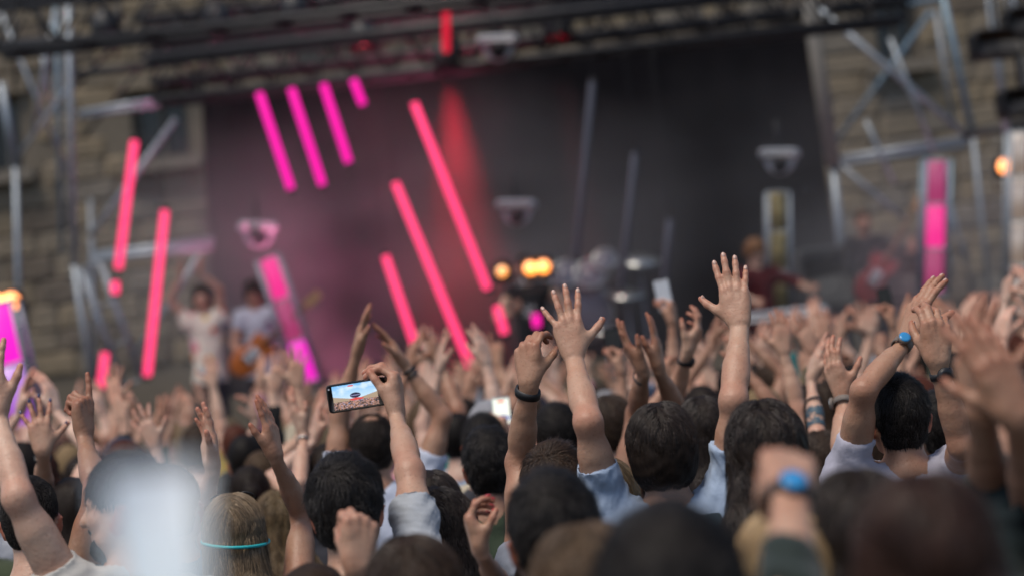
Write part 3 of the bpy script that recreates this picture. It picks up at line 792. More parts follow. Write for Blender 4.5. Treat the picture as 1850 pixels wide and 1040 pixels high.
# roof trusses
def roof_truss(label, xl, xr, y, z, size=.42, bays=11, r=.042, r2=.02):
    root = empty('roof_truss', V3((xl+xr)/2, y, z), label, 'truss', 'black roof trusses over the stage')
    o = V3((xl+xr)/2, y, z); h = size/2
    for dy in (-h, h):
        for dz in (-h, h): MB().tube([V3(xl, y+dy, z+dz)-o, V3(xr, y+dy, z+dz)-o], r, 8).obj('chord', M_BLACK, root)
    st = (xr-xl)/bays
    for i in range(bays):
        a, b = xl+i*st, xl+(i+.5)*st; c = xl+(i+1)*st
        for dy in (-h, h):
            MB().tube([V3(a, y+dy, z-h)-o, V3(b, y+dy, z+h)-o, V3(c, y+dy, z-h)-o], r2, 6).obj('lacing', M_BLACK, root)
        MB().tube([V3(a, y-h, z-h)-o, V3(b, y+h, z-h)-o], r2, 6).obj('lacing', M_BLACK, root)
zz = 5.30
roof_truss('lowest black box truss hung over the front of the stage', -3.35, 4.2, 24.2, zz, .42, 19)
roof_truss('black box truss running above and behind the lowest one', -3.6, 4.6, 25.9, zz+.42, .42, 17)
roof_truss('highest black box truss near the top edge, furthest back', -3.9, 4.9, 27.4, zz+.93, .42, 17)
roof_truss('black box truss along the top edge, nearest the crowd', -4.6, 4.8, 22.8, zz+.46, .46, 15)
o_ = MB()
for i in range(9):
    x = -2.9+i*.78; root = empty('led_batten', V3(x, 26.9, 5.62), 'black LED batten, number %s from the left on the roof' % ('one two three four five six seven eight nine'.split()[i]), 'light', 'LED battens under the roof trusses')
    root['label'] = ('black LED batten hung under the roof, ' + ('leftmost', 'second from left', 'third from left', 'fourth from left', 'middle one of the row', 'fourth from right', 'third from right', 'second from right', 'rightmost')[i])
    MB().box((0, 0, 0), (.42, .14, .09)).obj('housing', M_BLACK, root, smooth=False)
    for s in (-.15, .15): MB().box((s, 0, .11), (.03, .03, .14)).obj('hanger', M_BLACK, root, smooth=False)
    MB().box((0, -.01, -.05), (.36, .08, .012)).obj('lens_strip', M_WINDOW, root, smooth=False)

# ------------------------------------------------------------------ stage lamps
def lamp(name, typ, loc, energy, color, target=None, size=.1, spot=60, blend=.6):
    l = bpy.data.lights.new(name, typ); l.energy = energy; l.color = color
    if typ == 'SPOT': l.spot_size = math.radians(spot); l.spot_blend = blend; l.shadow_soft_size = size
    elif typ == 'POINT': l.shadow_soft_size = size
    return l
def put(l, name, root, loc, direction=None):
    o = bpy.data.objects.new(name, l); COL.objects.link(o); o.parent = root; o.location = loc
    if direction is not None: o.rotation_euler = Vector(direction).to_track_quat('-Z', 'Y').to_euler()
    return o
TUBES = [((468, 168), (526, 342), 'M', 'leftmost of the four slanted magenta tubes'), ((526, 160), (583, 335), 'M', 'second from left of the four slanted magenta tubes'), ((584, 152), (630, 294), 'M', 'third from left of the four slanted magenta tubes'),
         ((638, 144), (656, 190), 'M', 'short magenta tube at the right end of the magenta row'), ((748, 186), (881, 522), 'P', 'longest slanted pink tube, ending beside the small warm lamp'), ((714, 330), (853, 668), 'P', 'long slanted pink tube reaching down into the raised hands'),
         ((696, 462), (752, 628), 'P', 'shorter slanted pink tube left of the two long ones'), ((243, 254), (214, 486), 'P', 'pink tube in front of the stone window, leaning the other way'), ((298, 380), (266, 678), 'P', 'pink tube beside the arm-raising musician'),
         ((190, 636), (182, 700), 'P', 'short pink tube low at the left, rising from the crowd'), ((208, 508), (208, 530), 'P', 'tiny pink tube end below the tube at the stone window'), ((806, -30), (806, 96), 'R', 'red pink tube hanging among the roof trusses'),
         ((897, 552), (912, 602), 'P', 'stubby pink tube left of the black sleeveless top'), ((1070, 148), (1040, 465), 'O', 'longest unlit grey tube'), ((1147, 276), (1122, 522), 'O', 'middle unlit grey tube'), ((1210, 396), (1200, 508), 'O', 'shortest unlit grey tube'), ((968, 566), (970, 590), 'M', 'small magenta tube right of the black sleeveless top')]
for i, (a, b, k, lab) in enumerate(TUBES):
    dep = 23.2+.12*(i % 4) if i not in (10, 12, 16) else 22.0
    p, q = P(*a, dep), P(*b, dep); o = (p+q)/2; u = nrm(p-q)
    root = empty('light_tube', o, lab, 'light tube', 'light tubes hung over the stage')
    r = .038 if k != 'O' else .034
    MB().tube([q-o, q-o+u*.01, p-o-u*.01, p-o], [r*.8, r, r, r*.8], 14).obj('tube', {'R': M_TUBE_R, 'M': M_TUBE_M, 'P': M_TUBE_P, 'O': M_TUBE_OFF}[k], root)
    for e, s in ((p, 1), (q, -1)): MB().tube([e-o+u*s*.001, e-o+u*s*.04], r*.95, 12).obj('end_cap', M_BLACK, root)
    if a[1] > 0 and i not in (10, 12, 16): MB().tube([p-o+u*.04, p-o+V3(0, 0, max(.1, 5.1-p[2]))], .003, 5).obj('hanging_wire', M_BLACK, root)

def moving_head(px, py, d, lab, yaw=0, tilt=.3, hang=True, lit=None):
    p = P(px, py, d); root = empty('moving_head_light', p, lab, 'stage light', 'moving head lights on the stage rig')
    R = rotz(yaw)
    MB().box((0, 0, .08), (.40, .20, .10), R@roty(tilt*.4), .03).obj('base', M_GREYPLASTIC, root)
    MB().tube([R@V3(-.125*math.cos(u), 0, .03-.13*math.sin(u)) for u in np.linspace(0, math.pi, 15)], .036, 10).obj('yoke', M_GREYPLASTIC, root)
    ax = nrm(R@rotx(tilt)@V3(0, -1, -.15)); c = V3(0, 0, -.02)
    h = MB().lathe([(.0, -.14), (.05, -.13), (.078, -.08), (.08, .05), (.072, .10), (.065, .105), (.062, .09)], c, ax, 24).obj('lamp_head', M_BLACK, root)
    MB().lathe([(.062, .09), (.04, .095), (.0005, .098)], c, ax, 24).obj('lens', lit or M_WINDOW, h)
    if hang: MB().tube([V3(0, 0, .12), V3(0, 0, .42)], .02, 8).obj('clamp', M_BLACK, root)
    return root
moving_head(467, 424, 24.5, 'grey moving head light in the mauve smoke at the left of the drape', .2)
moving_head(935, 384, 24.5, 'grey moving head light above the two warm lamps', -.25)
moving_head(1410, 292, 24.5, 'grey moving head light over the keyboard player at the right', -.3)
moving_head(900, 88, 23.9, 'grey moving head light facing the crowd below the trusses', 0, .15)
for px, py, d, lab in ((190, 45, 25, 'black par lamp hung left of the stone window'), (392, 32, 25, 'black par lamp at the left end of the trusses'), (532, 15, 25, 'black par lamp against the bright stone at the top'), (1005, 45, 25, 'black par lamp with a faint red beam right of centre'), (655, 62, 25, 'black par lamp with a faint red glow left of centre')):
    p = P(px, py, d); root = empty('par_lamp', p, lab, 'stage light', 'par lamps on the trusses')
    MB().lathe([(.0, .17), (.09, .16), (.15, .05), (.155, -.18), (.145, -.18), (.14, -.05)], (0, 0, 0), (0, .25, 1), 20).obj('can', M_BLACK, root)
    MB().tube([V3(-.18, 0, 0), V3(-.18, 0, .22), V3(.18, 0, .22), V3(.18, 0, 0)], .02, 8).obj('bracket', M_BLACK, root)
    MB().lathe([(.138, -.07), (.0005, -.06)], (0, 0, 0), (0, .25, 1), 20).obj('lens', M_REDLAMP if 'red' in lab else M_WINDOW, root)
    if 'red' in lab:
        put(lamp('red_spot', 'SPOT', None, 160, (1, .02, .04), spot=14, blend=.8), 'red_spot', root, (0, -.06, -.25), (.03, -.09, -1))
p = P(806, 105, 24); root = empty('par_lamp', p, 'black par lamp throwing the strong red beam below the hanging red tube', 'stage light', 'par lamps on the trusses')
MB().lathe([(.0, .17), (.09, .16), (.13, .05), (.135, -.15), (.125, -.15), (.12, -.05)], (0, 0, 0), (0, .15, 1), 20).obj('can', M_BLACK, root)
put(lamp('red_spot', 'SPOT', None, 1300, (1, .02, .05), spot=36, blend=1.0), 'red_spot', root, (0, -.05, -.22), (-.01, .03, -1))

def blinder(px, py, d, lab, n=2, r=.06, energy=22, mat=M_WARM):
    p = P(px, py, d); root = empty('blinder_lamp', p, lab, 'warm lamp', 'warm blinder lamps')
    w = .13*n
    MB().box((0, .10, 0), (w+.04, .14, .22), bev=.02).obj('housing', M_BLACK, root)
    for i in range(n):
        x = (i-(n-1)/2)*.125
        MB().lathe([(.0005, .03), (r*.6, .022), (r, .0)], (x, .02, 0), (0, -1, 0), 20).obj('bulb', mat, root)
    MB().tube([V3(-w/2-.04, .1, 0), V3(-w/2-.04, .1, -.2), V3(w/2+.04, .1, -.2), V3(w/2+.04, .1, 0)], .014, 6).obj('bracket', M_BLACK, root)
    put(lamp('warm_light', 'POINT', None, energy*.045, (1, .34, .05), size=.05), 'warm_light', root, (0, -.07, 0))
blinder(970, 483, 22.6, 'bright double warm lamp beside the black sleeveless top')
blinder(907, 490, 22.6, 'smaller warm lamp left of the bright double one', 1, .05, 10, emit('warm_bulb_dim', (1.0, .34, .05), 1.3))
blinder(1830, 299, 22.5, 'bright warm lamp at the right edge on the scaffold', 2, .075, 40)
blinder(1858, 340, 22.3, 'warm lamp cut by the right edge, lower of two')
blinder(6, 545, 20.6, 'bright warm lamp at the left edge above the pink column', 2, .075, 40)

def light_column(a, b, d, w, lab, lit, post=M_STEEL, d2=None, energy=25):
    q, p = P(*a, d), P(*b, d2 or d)       # top, bottom
    root = empty('light_column', p, lab, 'light column', 'framed light columns on the stage')
    u = nrm(q-p); L = np.linalg.norm(q-p); x = nrm(np.cross(u, V3(0, 1, 0))); y = np.cross(x, u)
    for sx in (-1, 1):
        for sy in (-1, 1):
            o = (x*sx+y*sy)*w/2; MB().tube([o, o+u*L], .017, 8).obj('post', post, root)
    nb = max(2, int(L/(w*1.6)))
    for i in range(nb+1):
        c = u*L*i/nb
        MB().tube([c+(-x-y)*w/2, c+(x-y)*w/2, c+(x+y)*w/2, c+(-x+y)*w/2, c+(-x-y)*w/2], .012, 6, False).obj('cross_bar', post, root)
    for i in range(nb):
        c0, c1 = u*(L*(i+.02)/nb), u*(L*(i+.98)/nb); mt = lit[i % len(lit)]
        if mt is not None: MB().tube([c0, c1], w*.37, 14).obj('led_panel', mt, root)
    return root
E1, E2, E3 = emit('pink_led', (1, .03, .30), .7, (.1, .05, .08)), emit('magenta_led', (1, .01, .62), .8, (.1, .05, .08)), emit('faint_pink_led', (1, .10, .36), .26, (.12, .06, .09))
E4 = emit('violet_led', (.5, .04, .8), .45); E5 = flat('yellow_diffuser', (.30, .24, .10), .6)
light_column((484, 466), (560, 690), 23.6, .22, 'leaning framed column with pink patches beside the guitarist in white', [E2, E3, E1, E2, E3], M_STEEL)
light_column((1692, 290), (1686, 530), 23, .24, 'upright pink lit column at the right of the stage', [E3, E1, E3, E4, E3, E2], M_BLUESTEEL)
light_column((-10, 550), (40, 770), 17.6, .30, 'leaning framed column at the left edge glowing pink and violet', [E4, E2, E3, E1], M_STEEL)
light_column((1405, 348), (1408, 560), 24.6, .22, 'unlit framed column with yellow inside beside the keyboard player', [E5])
light_column((165, 480), (240, 690), 24.0, .20, 'pale leaning column on the left with a yellow top', [None, None, None, E5], M_STEEL)
light_column((1842, 240), (1838, 560), 21.5, .2, 'tall framed column at the right edge below the warm lamp', [emit('amber_led', (1, .6, .3), .12)], M_STEEL)
for px, py, sx, lab in ((1800, 80, .5, 'upper black loudspeaker hung at the top right'), (1846, 185, .45, 'lower black loudspeaker hung at the right edge'), (1850, 40, .4, 'small black loudspeaker at the top right corner')):
    p = P(px, py, 23.4); root = empty('loudspeaker', p, lab, 'speaker', 'hung loudspeakers')
    MB().box((0, 0, 0), (sx, .4, .28), bev=.02).obj('cabinet', M_BLACK, root)
    MB().lathe([(.10, .0), (.07, -.02), (.0005, -.03)], (0, -.205, 0), (0, -1, 0), 20).obj('cone', M_DARKPLASTIC, root)
    MB().tube([V3(0, 0, .14), V3(0, 0, 1.2)], .02, 6).obj('hanger', M_BLACK, root)

# ------------------------------------------------------------------ stage smoke, and unseen floor lamps added to tint it
mt = bpy.data.materials.new('smoke_volume'); mt.use_nodes = True; t = mt.node_tree; t.nodes.remove(t.nodes['Principled BSDF'])
pv = t.nodes.new('ShaderNodeVolumePrincipled'); pv.inputs['Color'].default_value = (.8, .78, .8, 1); pv.inputs['Anisotropy'].default_value = .2
tc = t.nodes.new('ShaderNodeTexCoord').outputs['Generated']
mp = N(t, 'ShaderNodeMapping'); mp.inputs['Location'].default_value = (-1, -1, -1); mp.inputs['Scale'].default_value = (2, 2, 2); t.links.new(tc, mp.inputs[0])
gr = N(t, 'ShaderNodeTexGradient', gradient_type='SPHERICAL'); t.links.new(mp.outputs[0], gr.inputs[0])
nz = N(t, 'ShaderNodeTexNoise', i_Scale=3.0, i_Detail=2.0); t.links.new(tc, nz.inputs['Vector'])
rp = N(t, 'ShaderNodeMapRange'); rp.inputs[1].default_value = .3; rp.inputs[2].default_value = .75; t.links.new(nz.outputs[0], rp.inputs[0])
mu = N(t, 'ShaderNodeMath', operation='MULTIPLY'); t.links.new(gr.outputs[0], mu.inputs[0]); t.links.new(rp.outputs[0], mu.inputs[1])
m2 = N(t, 'ShaderNodeMath', operation='MULTIPLY'); t.links.new(mu.outputs[0], m2.inputs[0]); m2.inputs[1].default_value = .42; t.links.new(m2.outputs[0], pv.inputs['Density'])
t.links.new(pv.outputs[0], t.nodes['Material Output'].inputs['Volume'])
mt2 = mt.copy(); mt2.name = 'thin_smoke_volume'
for n_ in mt2.node_tree.nodes:
    if n_.type == 'MATH' and not n_.inputs[1].is_linked: n_.inputs[1].default_value = .17
def smoke(x0, x1, z0, z1, d, lab, mt=mt):
    a, b = P(x0, z1, d), P(x1, z0, d); c = (a+b)/2; s = (abs(b[0]-a[0]), 5.6, abs(b[2]-a[2]))
    o = MB().box((0, 0, 0), s).obj('smoke', mt, smooth=False); o.location = c; tag(o, lab, 'smoke', kind='stuff')
smoke(60, 1300, 40, 860, 24.9, 'mauve and pink smoke hanging over the left and middle of the stage')
smoke(1380, 2050, 180, 800, 24.9, 'thin mauve smoke over the right end of the stage')
smoke(880, 1760, 20, 820, 25.0, 'grey smoke in front of the right half of the drape', mt2)
def wash(px, py, d, lab, col, energy, direction, spot=80):  # added fixture hidden behind the crowd, only there to make smoke and drape glow
    p = P(px, py, d); p = V3(p[0], p[1], STG+.22); root = empty('wash_light', p, lab, 'stage light', 'wash lights standing on the stage floor')
    MB().box((0, 0, -.16), (.3, .24, .1), bev=.02).obj('base', M_BLACK, root)
    MB().lathe([(.0, -.12), (.10, -.10), (.12, .05), (.11, .06)], (0, 0, 0), direction, 20).obj('head', M_BLACK, root)
    MB().lathe([(.108, .05), (.0005, .055)], (0, 0, 0), direction, 20).obj('lens', emit('wash_lens', col, 2), root)
    put(lamp('wash_beam', 'SPOT', None, energy, col, spot=spot, blend=1.0), 'wash_beam', root, np.asarray(nrm(direction))*.12, direction)
wash(650, 640, 24.2, 'floor wash light throwing pink up behind the two long tubes', (1, .2, .4), 560, (-.1, .25, 1))
wash(790, 640, 25.0, 'floor wash light throwing red up behind the longest tube', (1, .03, .08), 420, (.0, .1, 1), 45)
wash(520, 660, 24.6, 'floor wash light behind the leaning pink column', (.95, .45, .62), 110, (-.1, .2, 1))
wash(1660, 540, 24.0, 'floor wash light beside the right pink column', (.9, .5, .6), 70, (.1, .2, 1))
for sgn in ((1304, 470),): pass

# ------------------------------------------------------------------ musicians and instruments
def musician(label, x, top, d, yaw=math.pi, **k):
    C = P(x, top, d)+V3(0, 0, -.134); off = V3(C[0], C[1], STG)
    root = empty('person', off, label, 'person', 'musicians on the stage')
    # body is built for a ground at STG: shift so that legs end on the stage floor
    C2 = C-V3(0, 0, STG); o2 = V3(C[0], C[1], 0)
    for s, a in (k.get('arms') or {}).items():
        pass
    fr = build_person(root, o2, C2, yaw=yaw, ah=.011, hh=.012, th=.04, sh=.018, **k)
    return fr, root, C
DKH = (.02, .013, .010)
fr1, r1, C1 = musician('musician in bright floral shirt with both arms raised, clapping', 362, 512, 24.0, skin=SKINS[1], hair=('loose', DKH, dict(h=.010, length=.20)), shirt_mat=M_FLORAL, shirt=((.7, .6, .6), .4),
    arms={'R': dict(w=(.17, .10, .22), h=(-.25, 0, 1), face=90, pose='clap', pole=(1, 0, 0)), 'L': dict(w=(-.02, .12, .24), h=(-.05, 0, 1), face=-90, pose='clap', pole=(-1, 0, 0))})
for dx, dz, col in ((-.33, -.24, (.5, .16, .03)), ): pass
fr2, r2, C2 = musician('musician in white shirt bent over an orange guitar', 456, 505, 24.0, yaw=math.pi-.2, hpitch=-.35, skin=SKINS[0], hair=('loose', DKH, dict(h=.010, length=.20, vol=.01)), shirt=((.55, .60, .70), .5),
    arms={'R': dict(w=(.10, .26, -.62), h=(-.6, .3, -.6), face=0, pose='curl', pole=(1, -.4, -.6)), 'L': dict(w=(-.42, .30, -.42), h=(.2, .3, .8), face=0, pose='grip', pole=(-1, -.3, -.6))})
fr3, r3, C3 = musician('singer in black sleeveless top with a white emblem on the chest', 946, 458, 23.2, skin=SKINS[1], hair=('short', DKH, dict(h=.010)), shirt=((.012, .013, .018), .0),
    arms={'R': dict(w=(.16, .26, -.42), h=(-.4, .5, .5), face=0, pose='grip', pole=(1, -.4, -.8)), 'L': dict(w=(-.28, .12, -.60), h=(.1, .4, -.6), face=0, pose='relax', pole=(-1, -.4, -.4))})
rs = np.random.RandomState(2); mb = MB()
for k in range(7):
    a = k/7*6.283; c = C3-fr3['off']*V3(1, 1, 0)+V3(0, 0, 0)
    c = V3(0, -.155, C3[2]-STG-.43); e = c+V3(.075*math.cos(a), -.002, .075*math.sin(a)); mb.tube([c+(e-c)*.2, e], [.014, .005], 6)
mb.obj('shirt_emblem', M_WHITEPLASTIC, r3)
fr4, r4, C4 = musician('musician in red shirt leaning over a white keyboard', 1362, 432, 24.3, yaw=math.pi+.4, hpitch=-.5, skin=SKINS[1], hair=('bowl', (.24, .13, .07), dict(h=.010, vol=.014)), shirt=((.10, .010, .014), 1.4),
    arms={'R': dict(w=(.24, .36, -.50), h=(-.1, 1, -.2), face=180, pose='relax', pole=(1, -.4, -.3)), 'L': dict(w=(-.36, .34, -.42), h=(-.3, .8, -.1), face=180, pose='relax', pole=(-1, -.3, -.3))})
fr5, r5, C5 = musician('musician in black long sleeves playing a red bass guitar', 1557, 378, 25.4, yaw=math.pi+.2, skin=(.42, .24, .17), hair=('crop', (.10, .05, .03), dict(h=.011)), shirt=((.014, .014, .018), 1.6),
    arms={'R': dict(w=(.12, .26, -.62), h=(-.6, .3, -.6), face=0, pose='curl', pole=(1, -.4, -.6)), 'L': dict(w=(-.40, .30, -.36), h=(.2, .3, .8), face=0, pose='grip', pole=(-1, -.3, -.6))})
def guitar(c, ang, col, lab, s=1.0):
    root = empty('electric_guitar', c, lab, 'guitar')
    u = V3(math.cos(ang), -.15, math.sin(ang)); u = nrm(u); n = nrm(V3(0, -1, 0)-u*(V3(0, -1, 0)@u)); x = np.cross(u, n)
    F, lo = field([EL(-u*.12*s, (.17*s, .14*s, .026), np.stack([u, x, n], 1), k=.03), EL(u*.09*s, (.13*s, .115*s, .026), np.stack([u, x, n], 1), k=.03), RC(u*.1*s+x*.10*s, u*.21*s+x*.12*s, .03, .016, .02), RC(u*.1*s-x*.10*s, u*.18*s-x*.12*s, .03, .014, .02)], .010)
    V, Q = nets(F, lo, .010); link('guitar_body', fmesh('guitar_body', V, Q), flat('guitar_lacquer', col, .25, 0, 6, .1, 0), root)
    MB().tube([u*.12*s+n*.02, u*.72*s+n*.02], [.026, .021], 8).obj('neck', flat('maple', (.16, .09, .05), .4), root)
    MB().box(u*.80*s+n*.015, (.18*s, .03, .08), np.stack([u, n, x], 1)).obj('headstock', flat('maple_head', (.38, .24, .11), .4), root, smooth=False)
    MB().box(-u*.02+n*.032, (.16, .008, .10), np.stack([u, n, x], 1)).obj('pickguard', M_WHITEPLASTIC, root, smooth=False)
    for i in range(2): MB().box(-u*(.02+.08*i)+n*.04, (.03, .012, .075), np.stack([u, n, x], 1)).obj('pickup', M_BLACK, root, smooth=False)
    return root
guitar(C2+V3(-.03, -.33, -.60), .62, (.45, .12, .02), 'orange electric guitar with pale pickguard played by the musician in white')
guitar(C5+V3(.02, -.33, -.58), .95, (.30, .015, .02), 'red bass guitar held by the musician in black', 1.1)
root = empty('keyboard', C4+V3(.12, -.42, -.66), 'white electric keyboard in front of the musician in red', 'keyboard')
MB().box((0, 0, 0), (.95, .30, .09), bev=.015).obj('keyboard_case', M_WHITEPLASTIC, root)
for i in range(28): MB().box((-.41+i*.0304, .06, .052), (.028, .14, .014)).obj('key', M_WHITEPLASTIC if i % 7 not in (2, 5) else M_BLACK, root, smooth=False)
root = empty('keyboard_stand', V3(*(C4+V3(.12, -.42, 0))[:2], STG), 'black crossed stand under the white keyboard', 'stand')
hh = C4[2]-.66-.05-STG
for s in (-1, 1): MB().tube([V3(-.35*s, .04*s, 0), V3(.35*s, .04*s, hh-.02)], .018, 8).obj('leg', M_BLACK, root)
# drum kit
b = P(1055, 560, 25.0); b = V3(b[0], b[1], STG); root = empty('drum_kit', b, 'pale drum kit with cymbals in the middle of the stage', 'drum kit')
cz = P(1055, 503, 25.0)[2]-STG
M_DRUM = flat('drum_lacquer', (.17, .18, .22), .3)
def drum(name, c, r, dpt, ax, mat=M_GREYPLASTIC):
    d = MB().lathe([(.0005, dpt/2), (r*.97, dpt/2), (r, dpt/2-.01), (r, -dpt/2+.01), (r*.97, -dpt/2), (.0005, -dpt/2)], c, ax, 28).obj(name, mat, root)
    for s in (-1, 1): MB().lathe([(r+.002, s*dpt/2-.015), (r+.012, s*dpt/2-.015), (r+.012, s*dpt/2+.012), (r-.01, s*dpt/2+.012)], c, ax, 28).obj('hoop', M_SILVER, d)
for k, (x, z_, r, dp) in enumerate(((-.14, .02, .15, .24), (.10, -.02, .16, .26), (.27, .12, .12, .2), (.02, -.36, .28, .4))):
    drum('tom_drum' if k < 3 else 'bass_drum', V3(x, 0 if k < 3 else .15, cz+z_), r, dp, (0, -1, .5 if k < 3 else 0), M_DRUM)
for x, z_, r in ((-.45, .02, .2), (.45, -.20, .2), (.62, .12, .22), (.2, -.55, .16)):
    MB().lathe([(.0005, .03), (.04, .02), (r, 0), (r, -.004), (.0005, .02)], V3(x, -.1, cz+z_), (.1, -.35, 1), 28).obj('cymbal', M_SILVER, root)
    MB().tube([V3(x, -.1, cz+z_), V3(x, -.1, .02)], .012, 6).obj('cymbal_stand', M_STEEL, root)
for px, py, d, sx, sz, lab, mat in ((1490, 500, 25.6, .55, .62, 'grey amplifier cabinet left of the bass player', flat('grey_grille', (.075, .08, .085), .8)), (1620, 500, 25.8, .5, .5, 'dark amplifier cabinet right of the bass player', M_BLACK)):
    p = P(px, py, d); root = empty('amplifier', p, lab, 'amplifier')
    MB().box((0, 0, 0), (sx, .35, sz), bev=.02).obj('cabinet', mat, root); MB().box((0, -.18, sz*.38), (sx*.9, .02, sz*.12)).obj('control_panel', M_BLACK, root, smooth=False)
    MB().lathe([(sx*.3, .0), (sx*.2, -.02), (.0005, -.03)], (0, -.18, -.08), (0, -1, 0), 24).obj('speaker_cone', M_DARKPLASTIC, root)
    MB().box((0, 0, (STG-p[2]-sz/2)/2), (sx*.8, .3, max(.02, p[2]-sz/2-STG)-.004)).obj('riser', M_BLACK, root, smooth=False)
c = P(945, 530, 22.6); root = empty('microphone_stand', V3(c[0]-.12, c[1], STG), 'black microphone stand in front of the singer', 'stand')
MB().tube([V3(0, 0, .02), V3(0, 0, c[2]-STG-.1), V3(.1, .25, c[2]-STG+.08)], .011, 8).obj('pole', M_BLACK, root)
MB().lathe([(.14, 0), (.13, .02), (.02, .025)], (0, 0, 0.003), n=24).obj('foot', M_BLACK, root)
MB().tube([V3(.1, .25, c[2]-STG+.08), V3(.11, .28, c[2]-STG+.1), V3(.13, .35, c[2]-STG+.14)], [.022, .025, .018], 10).obj('microphone', M_GREYPLASTIC, root)

# ------------------------------------------------------------------ the people near the camera
BK, DB, BR, LB, BL, AU = (.011, .0085, .0075), (.018, .012, .009), (.036, .022, .014), (.085, .055, .032), (.26, .185, .10), (.075, .022, .012)
ASH = (.15, .115, .075)
S_ = lambda n, st='short', **k: (st, n, k)

# person in the light blue T-shirt, both hands spread
f = hero('person in light blue T-shirt and dark backpack straps, both hands spread wide overhead', 1187, 726, 6.3, ('bowl', DB, dict(h=.0055, strands=11000)), ((.40, .50, .66), .58),
     L=dict(e=(1062, 762), w=(1036, 640), t=(1016, 530), face=4, pose='spread', tilt=.25, sz=.07, dd=.1), R=dict(e=(1326, 722), w=(1335, 582), t=(1322, 484), face=-6, pose='fan', tilt=.3, sz=.07, dd=.05),
     skin=SKINS[0], neckz=-.118, sh=.0065, hs=1.0, ar=.95)
nail_set(f, 'L', M_NAIL); nail_set(f, 'R', M_NAIL)
for sg in (-1, 1):
    b = f['C']-f['off']; mb = MB()
    pts = [b+V3(sg*.085, .045, -.20), b+V3(sg*.09, -.02, -.145), b+V3(sg*.095, -.10, -.175), b+V3(sg*.10, -.165, -.30), b+V3(sg*.10, -.15, -.5)]
    for i, p in enumerate(pts): pass
    V = []; Q = []
    for i, p in enumerate(pts):
        t = nrm(pts[min(i+1, 4)]-pts[max(i-1, 0)]); nn = np.cross(V3(1, 0, 0), t)
        nn = nn*np.sign(nn[2]-nn[1]+1e-6)
        for u, w in ((-.032, 0), (-.028, .008), (.028, .008), (.032, 0)): V.append(p+V3(u, 0, 0)+nn*(w+.004))
    for i in range(4):
        for k in range(3): Q.append([i*4+k, i*4+k+1, i*4+5+k, i*4+4+k])
    mb.add(V, Q).obj('backpack_strap', CLOTH, f['root'], (.03, .05, .065))
F, lo = field([EL(f['C']+V3(0, -.19, -.52), (.15, .085, .22), k=.05), RC(f['C']+V3(-.11, -.18, -.36), f['C']+V3(.11, -.18, -.36), .06, .06, .05)], .012)
V, Q = nets(F, lo, .012); link('backpack', fmesh('backpack', V-f['off'], Q), CLOTH, f['root'], (.02, .028, .035))

# person holding the phone up sideways
f = hero('person in pale grey T-shirt filming with a phone held sideways overhead', 616, 818, 5.85, ('short', BK, dict(h=.005, strands=12000, vol=.006)), ((.46, .49, .53), .70),
     R=dict(e=(741, 852), w=(716, 744), t=(712, 668), face=80, pose='hold', tilt=.35, dd=.45, sz=.05), sh=.0065, ar=.98)
PH = f; nail_set(f, 'R', M_NAIL)
f = hero('person clapping overhead with two dark bands round the right wrist', 668, 744, 9.2, ('bald', DB, dict(h=.006, strands=7000)), ((.58, .63, .76), .55),
     L=dict(e=(614, 748), w=(645, 636), t=(664, 548), face=-95, pose='flat', tilt=.0, sz=.04), R=dict(e=(799, 752), w=(729, 656), t=(668, 562), face=100, pose='flat', tilt=.0, sz=.02), skin=SKINS[2])
wrist_ring(f, 'R', 'wristband', M_BLACK, .035, .012); wrist_ring(f, 'R', 'wristband', M_BLACK, .055, .008)
hero('person in olive green crew-neck T-shirt standing with arms down', 877, 767, 7.9, ('short', BK, dict(h=.0055, strands=11000)), ((.045, .065, .04), .5), skin=SKINS[4], neckz=-.165)
f = hero('person in white sleeveless top with turquoise elastic headband, one slim arm up', 417, 888, 7.0, ('long', ASH, dict(h=.0055, strands=14000, length=.34, vol=-.002)), ((.62, .64, .70), 0),
     R=dict(e=(546, 930), w=(497, 822), t=(481, 742), face=70, pose='flat', tilt=.05, sz=.02), ar=.86, hs=.94, skin=SKINS[2], bulk=.9)
# the band round the head
c = f['C']-f['off']
pts = [c+V3(.0955*math.cos(a), -.014+.117*math.sin(a), -.008+.010*math.sin(a)-.012*math.cos(a)) for a in np.linspace(0, 2*math.pi, 41)]
MB().tube(pts, .0048, 8, False).obj('headband', M_TURQ, f['root'])
for sg in (-1, 1):
    pts = [c+V3(sg*.036+.028*math.cos(a), .028+.018*math.sin(a), .118-.012*math.sin(a)-.004*abs(math.cos(a))) for a in np.linspace(0, 2*math.pi, 25)]
    g = MB().tube(pts, .0022, 6, False).obj('sunglasses', M_BLACK, f['root'])
f = hero('person in pale lavender T-shirt clapping overhead with a black watch and a blue watch', 1615, 670, 6.9, ('short', BK, dict(h=.0055, strands=11000, vol=-.002)), ((.48, .47, .56), .5),
     L=dict(e=(1560, 705), w=(1642, 608), t=(1676, 520), face=-60, pose='clap', tilt=.2, sz=.07), R=dict(e=(1738, 806), w=(1694, 652), t=(1690, 545), face=10, pose='droop', tilt=.1, sz=.06, dd=-.3), hs=1.1, skin=SKINS[2], ar=.96, neckz=-.135); nail_set(f, 'R', M_NAIL); nail_set(f, 'L', M_NAIL)
wristwatch(f, 'L', M_BLUEFACE, M_BROWNLEATHER, .035, .019, turn=-.9); wristwatch(f, 'R', M_DARKPLASTIC, M_BLACK, .035, .023)
f = hero('person raising the left hand with a taupe strapped watch, head hidden behind the others', 1570, 742, 7.6, S_(BR, 'long', h=.008), ((.05, .05, .06), .4),
     L=dict(e=(1522, 838), w=(1522, 712), t=(1494, 625), face=-50, pose='clap', tilt=.1))
wristwatch(f, 'L', M_SILVER, M_BROWNLEATHER, .03, .020, turn=.9)
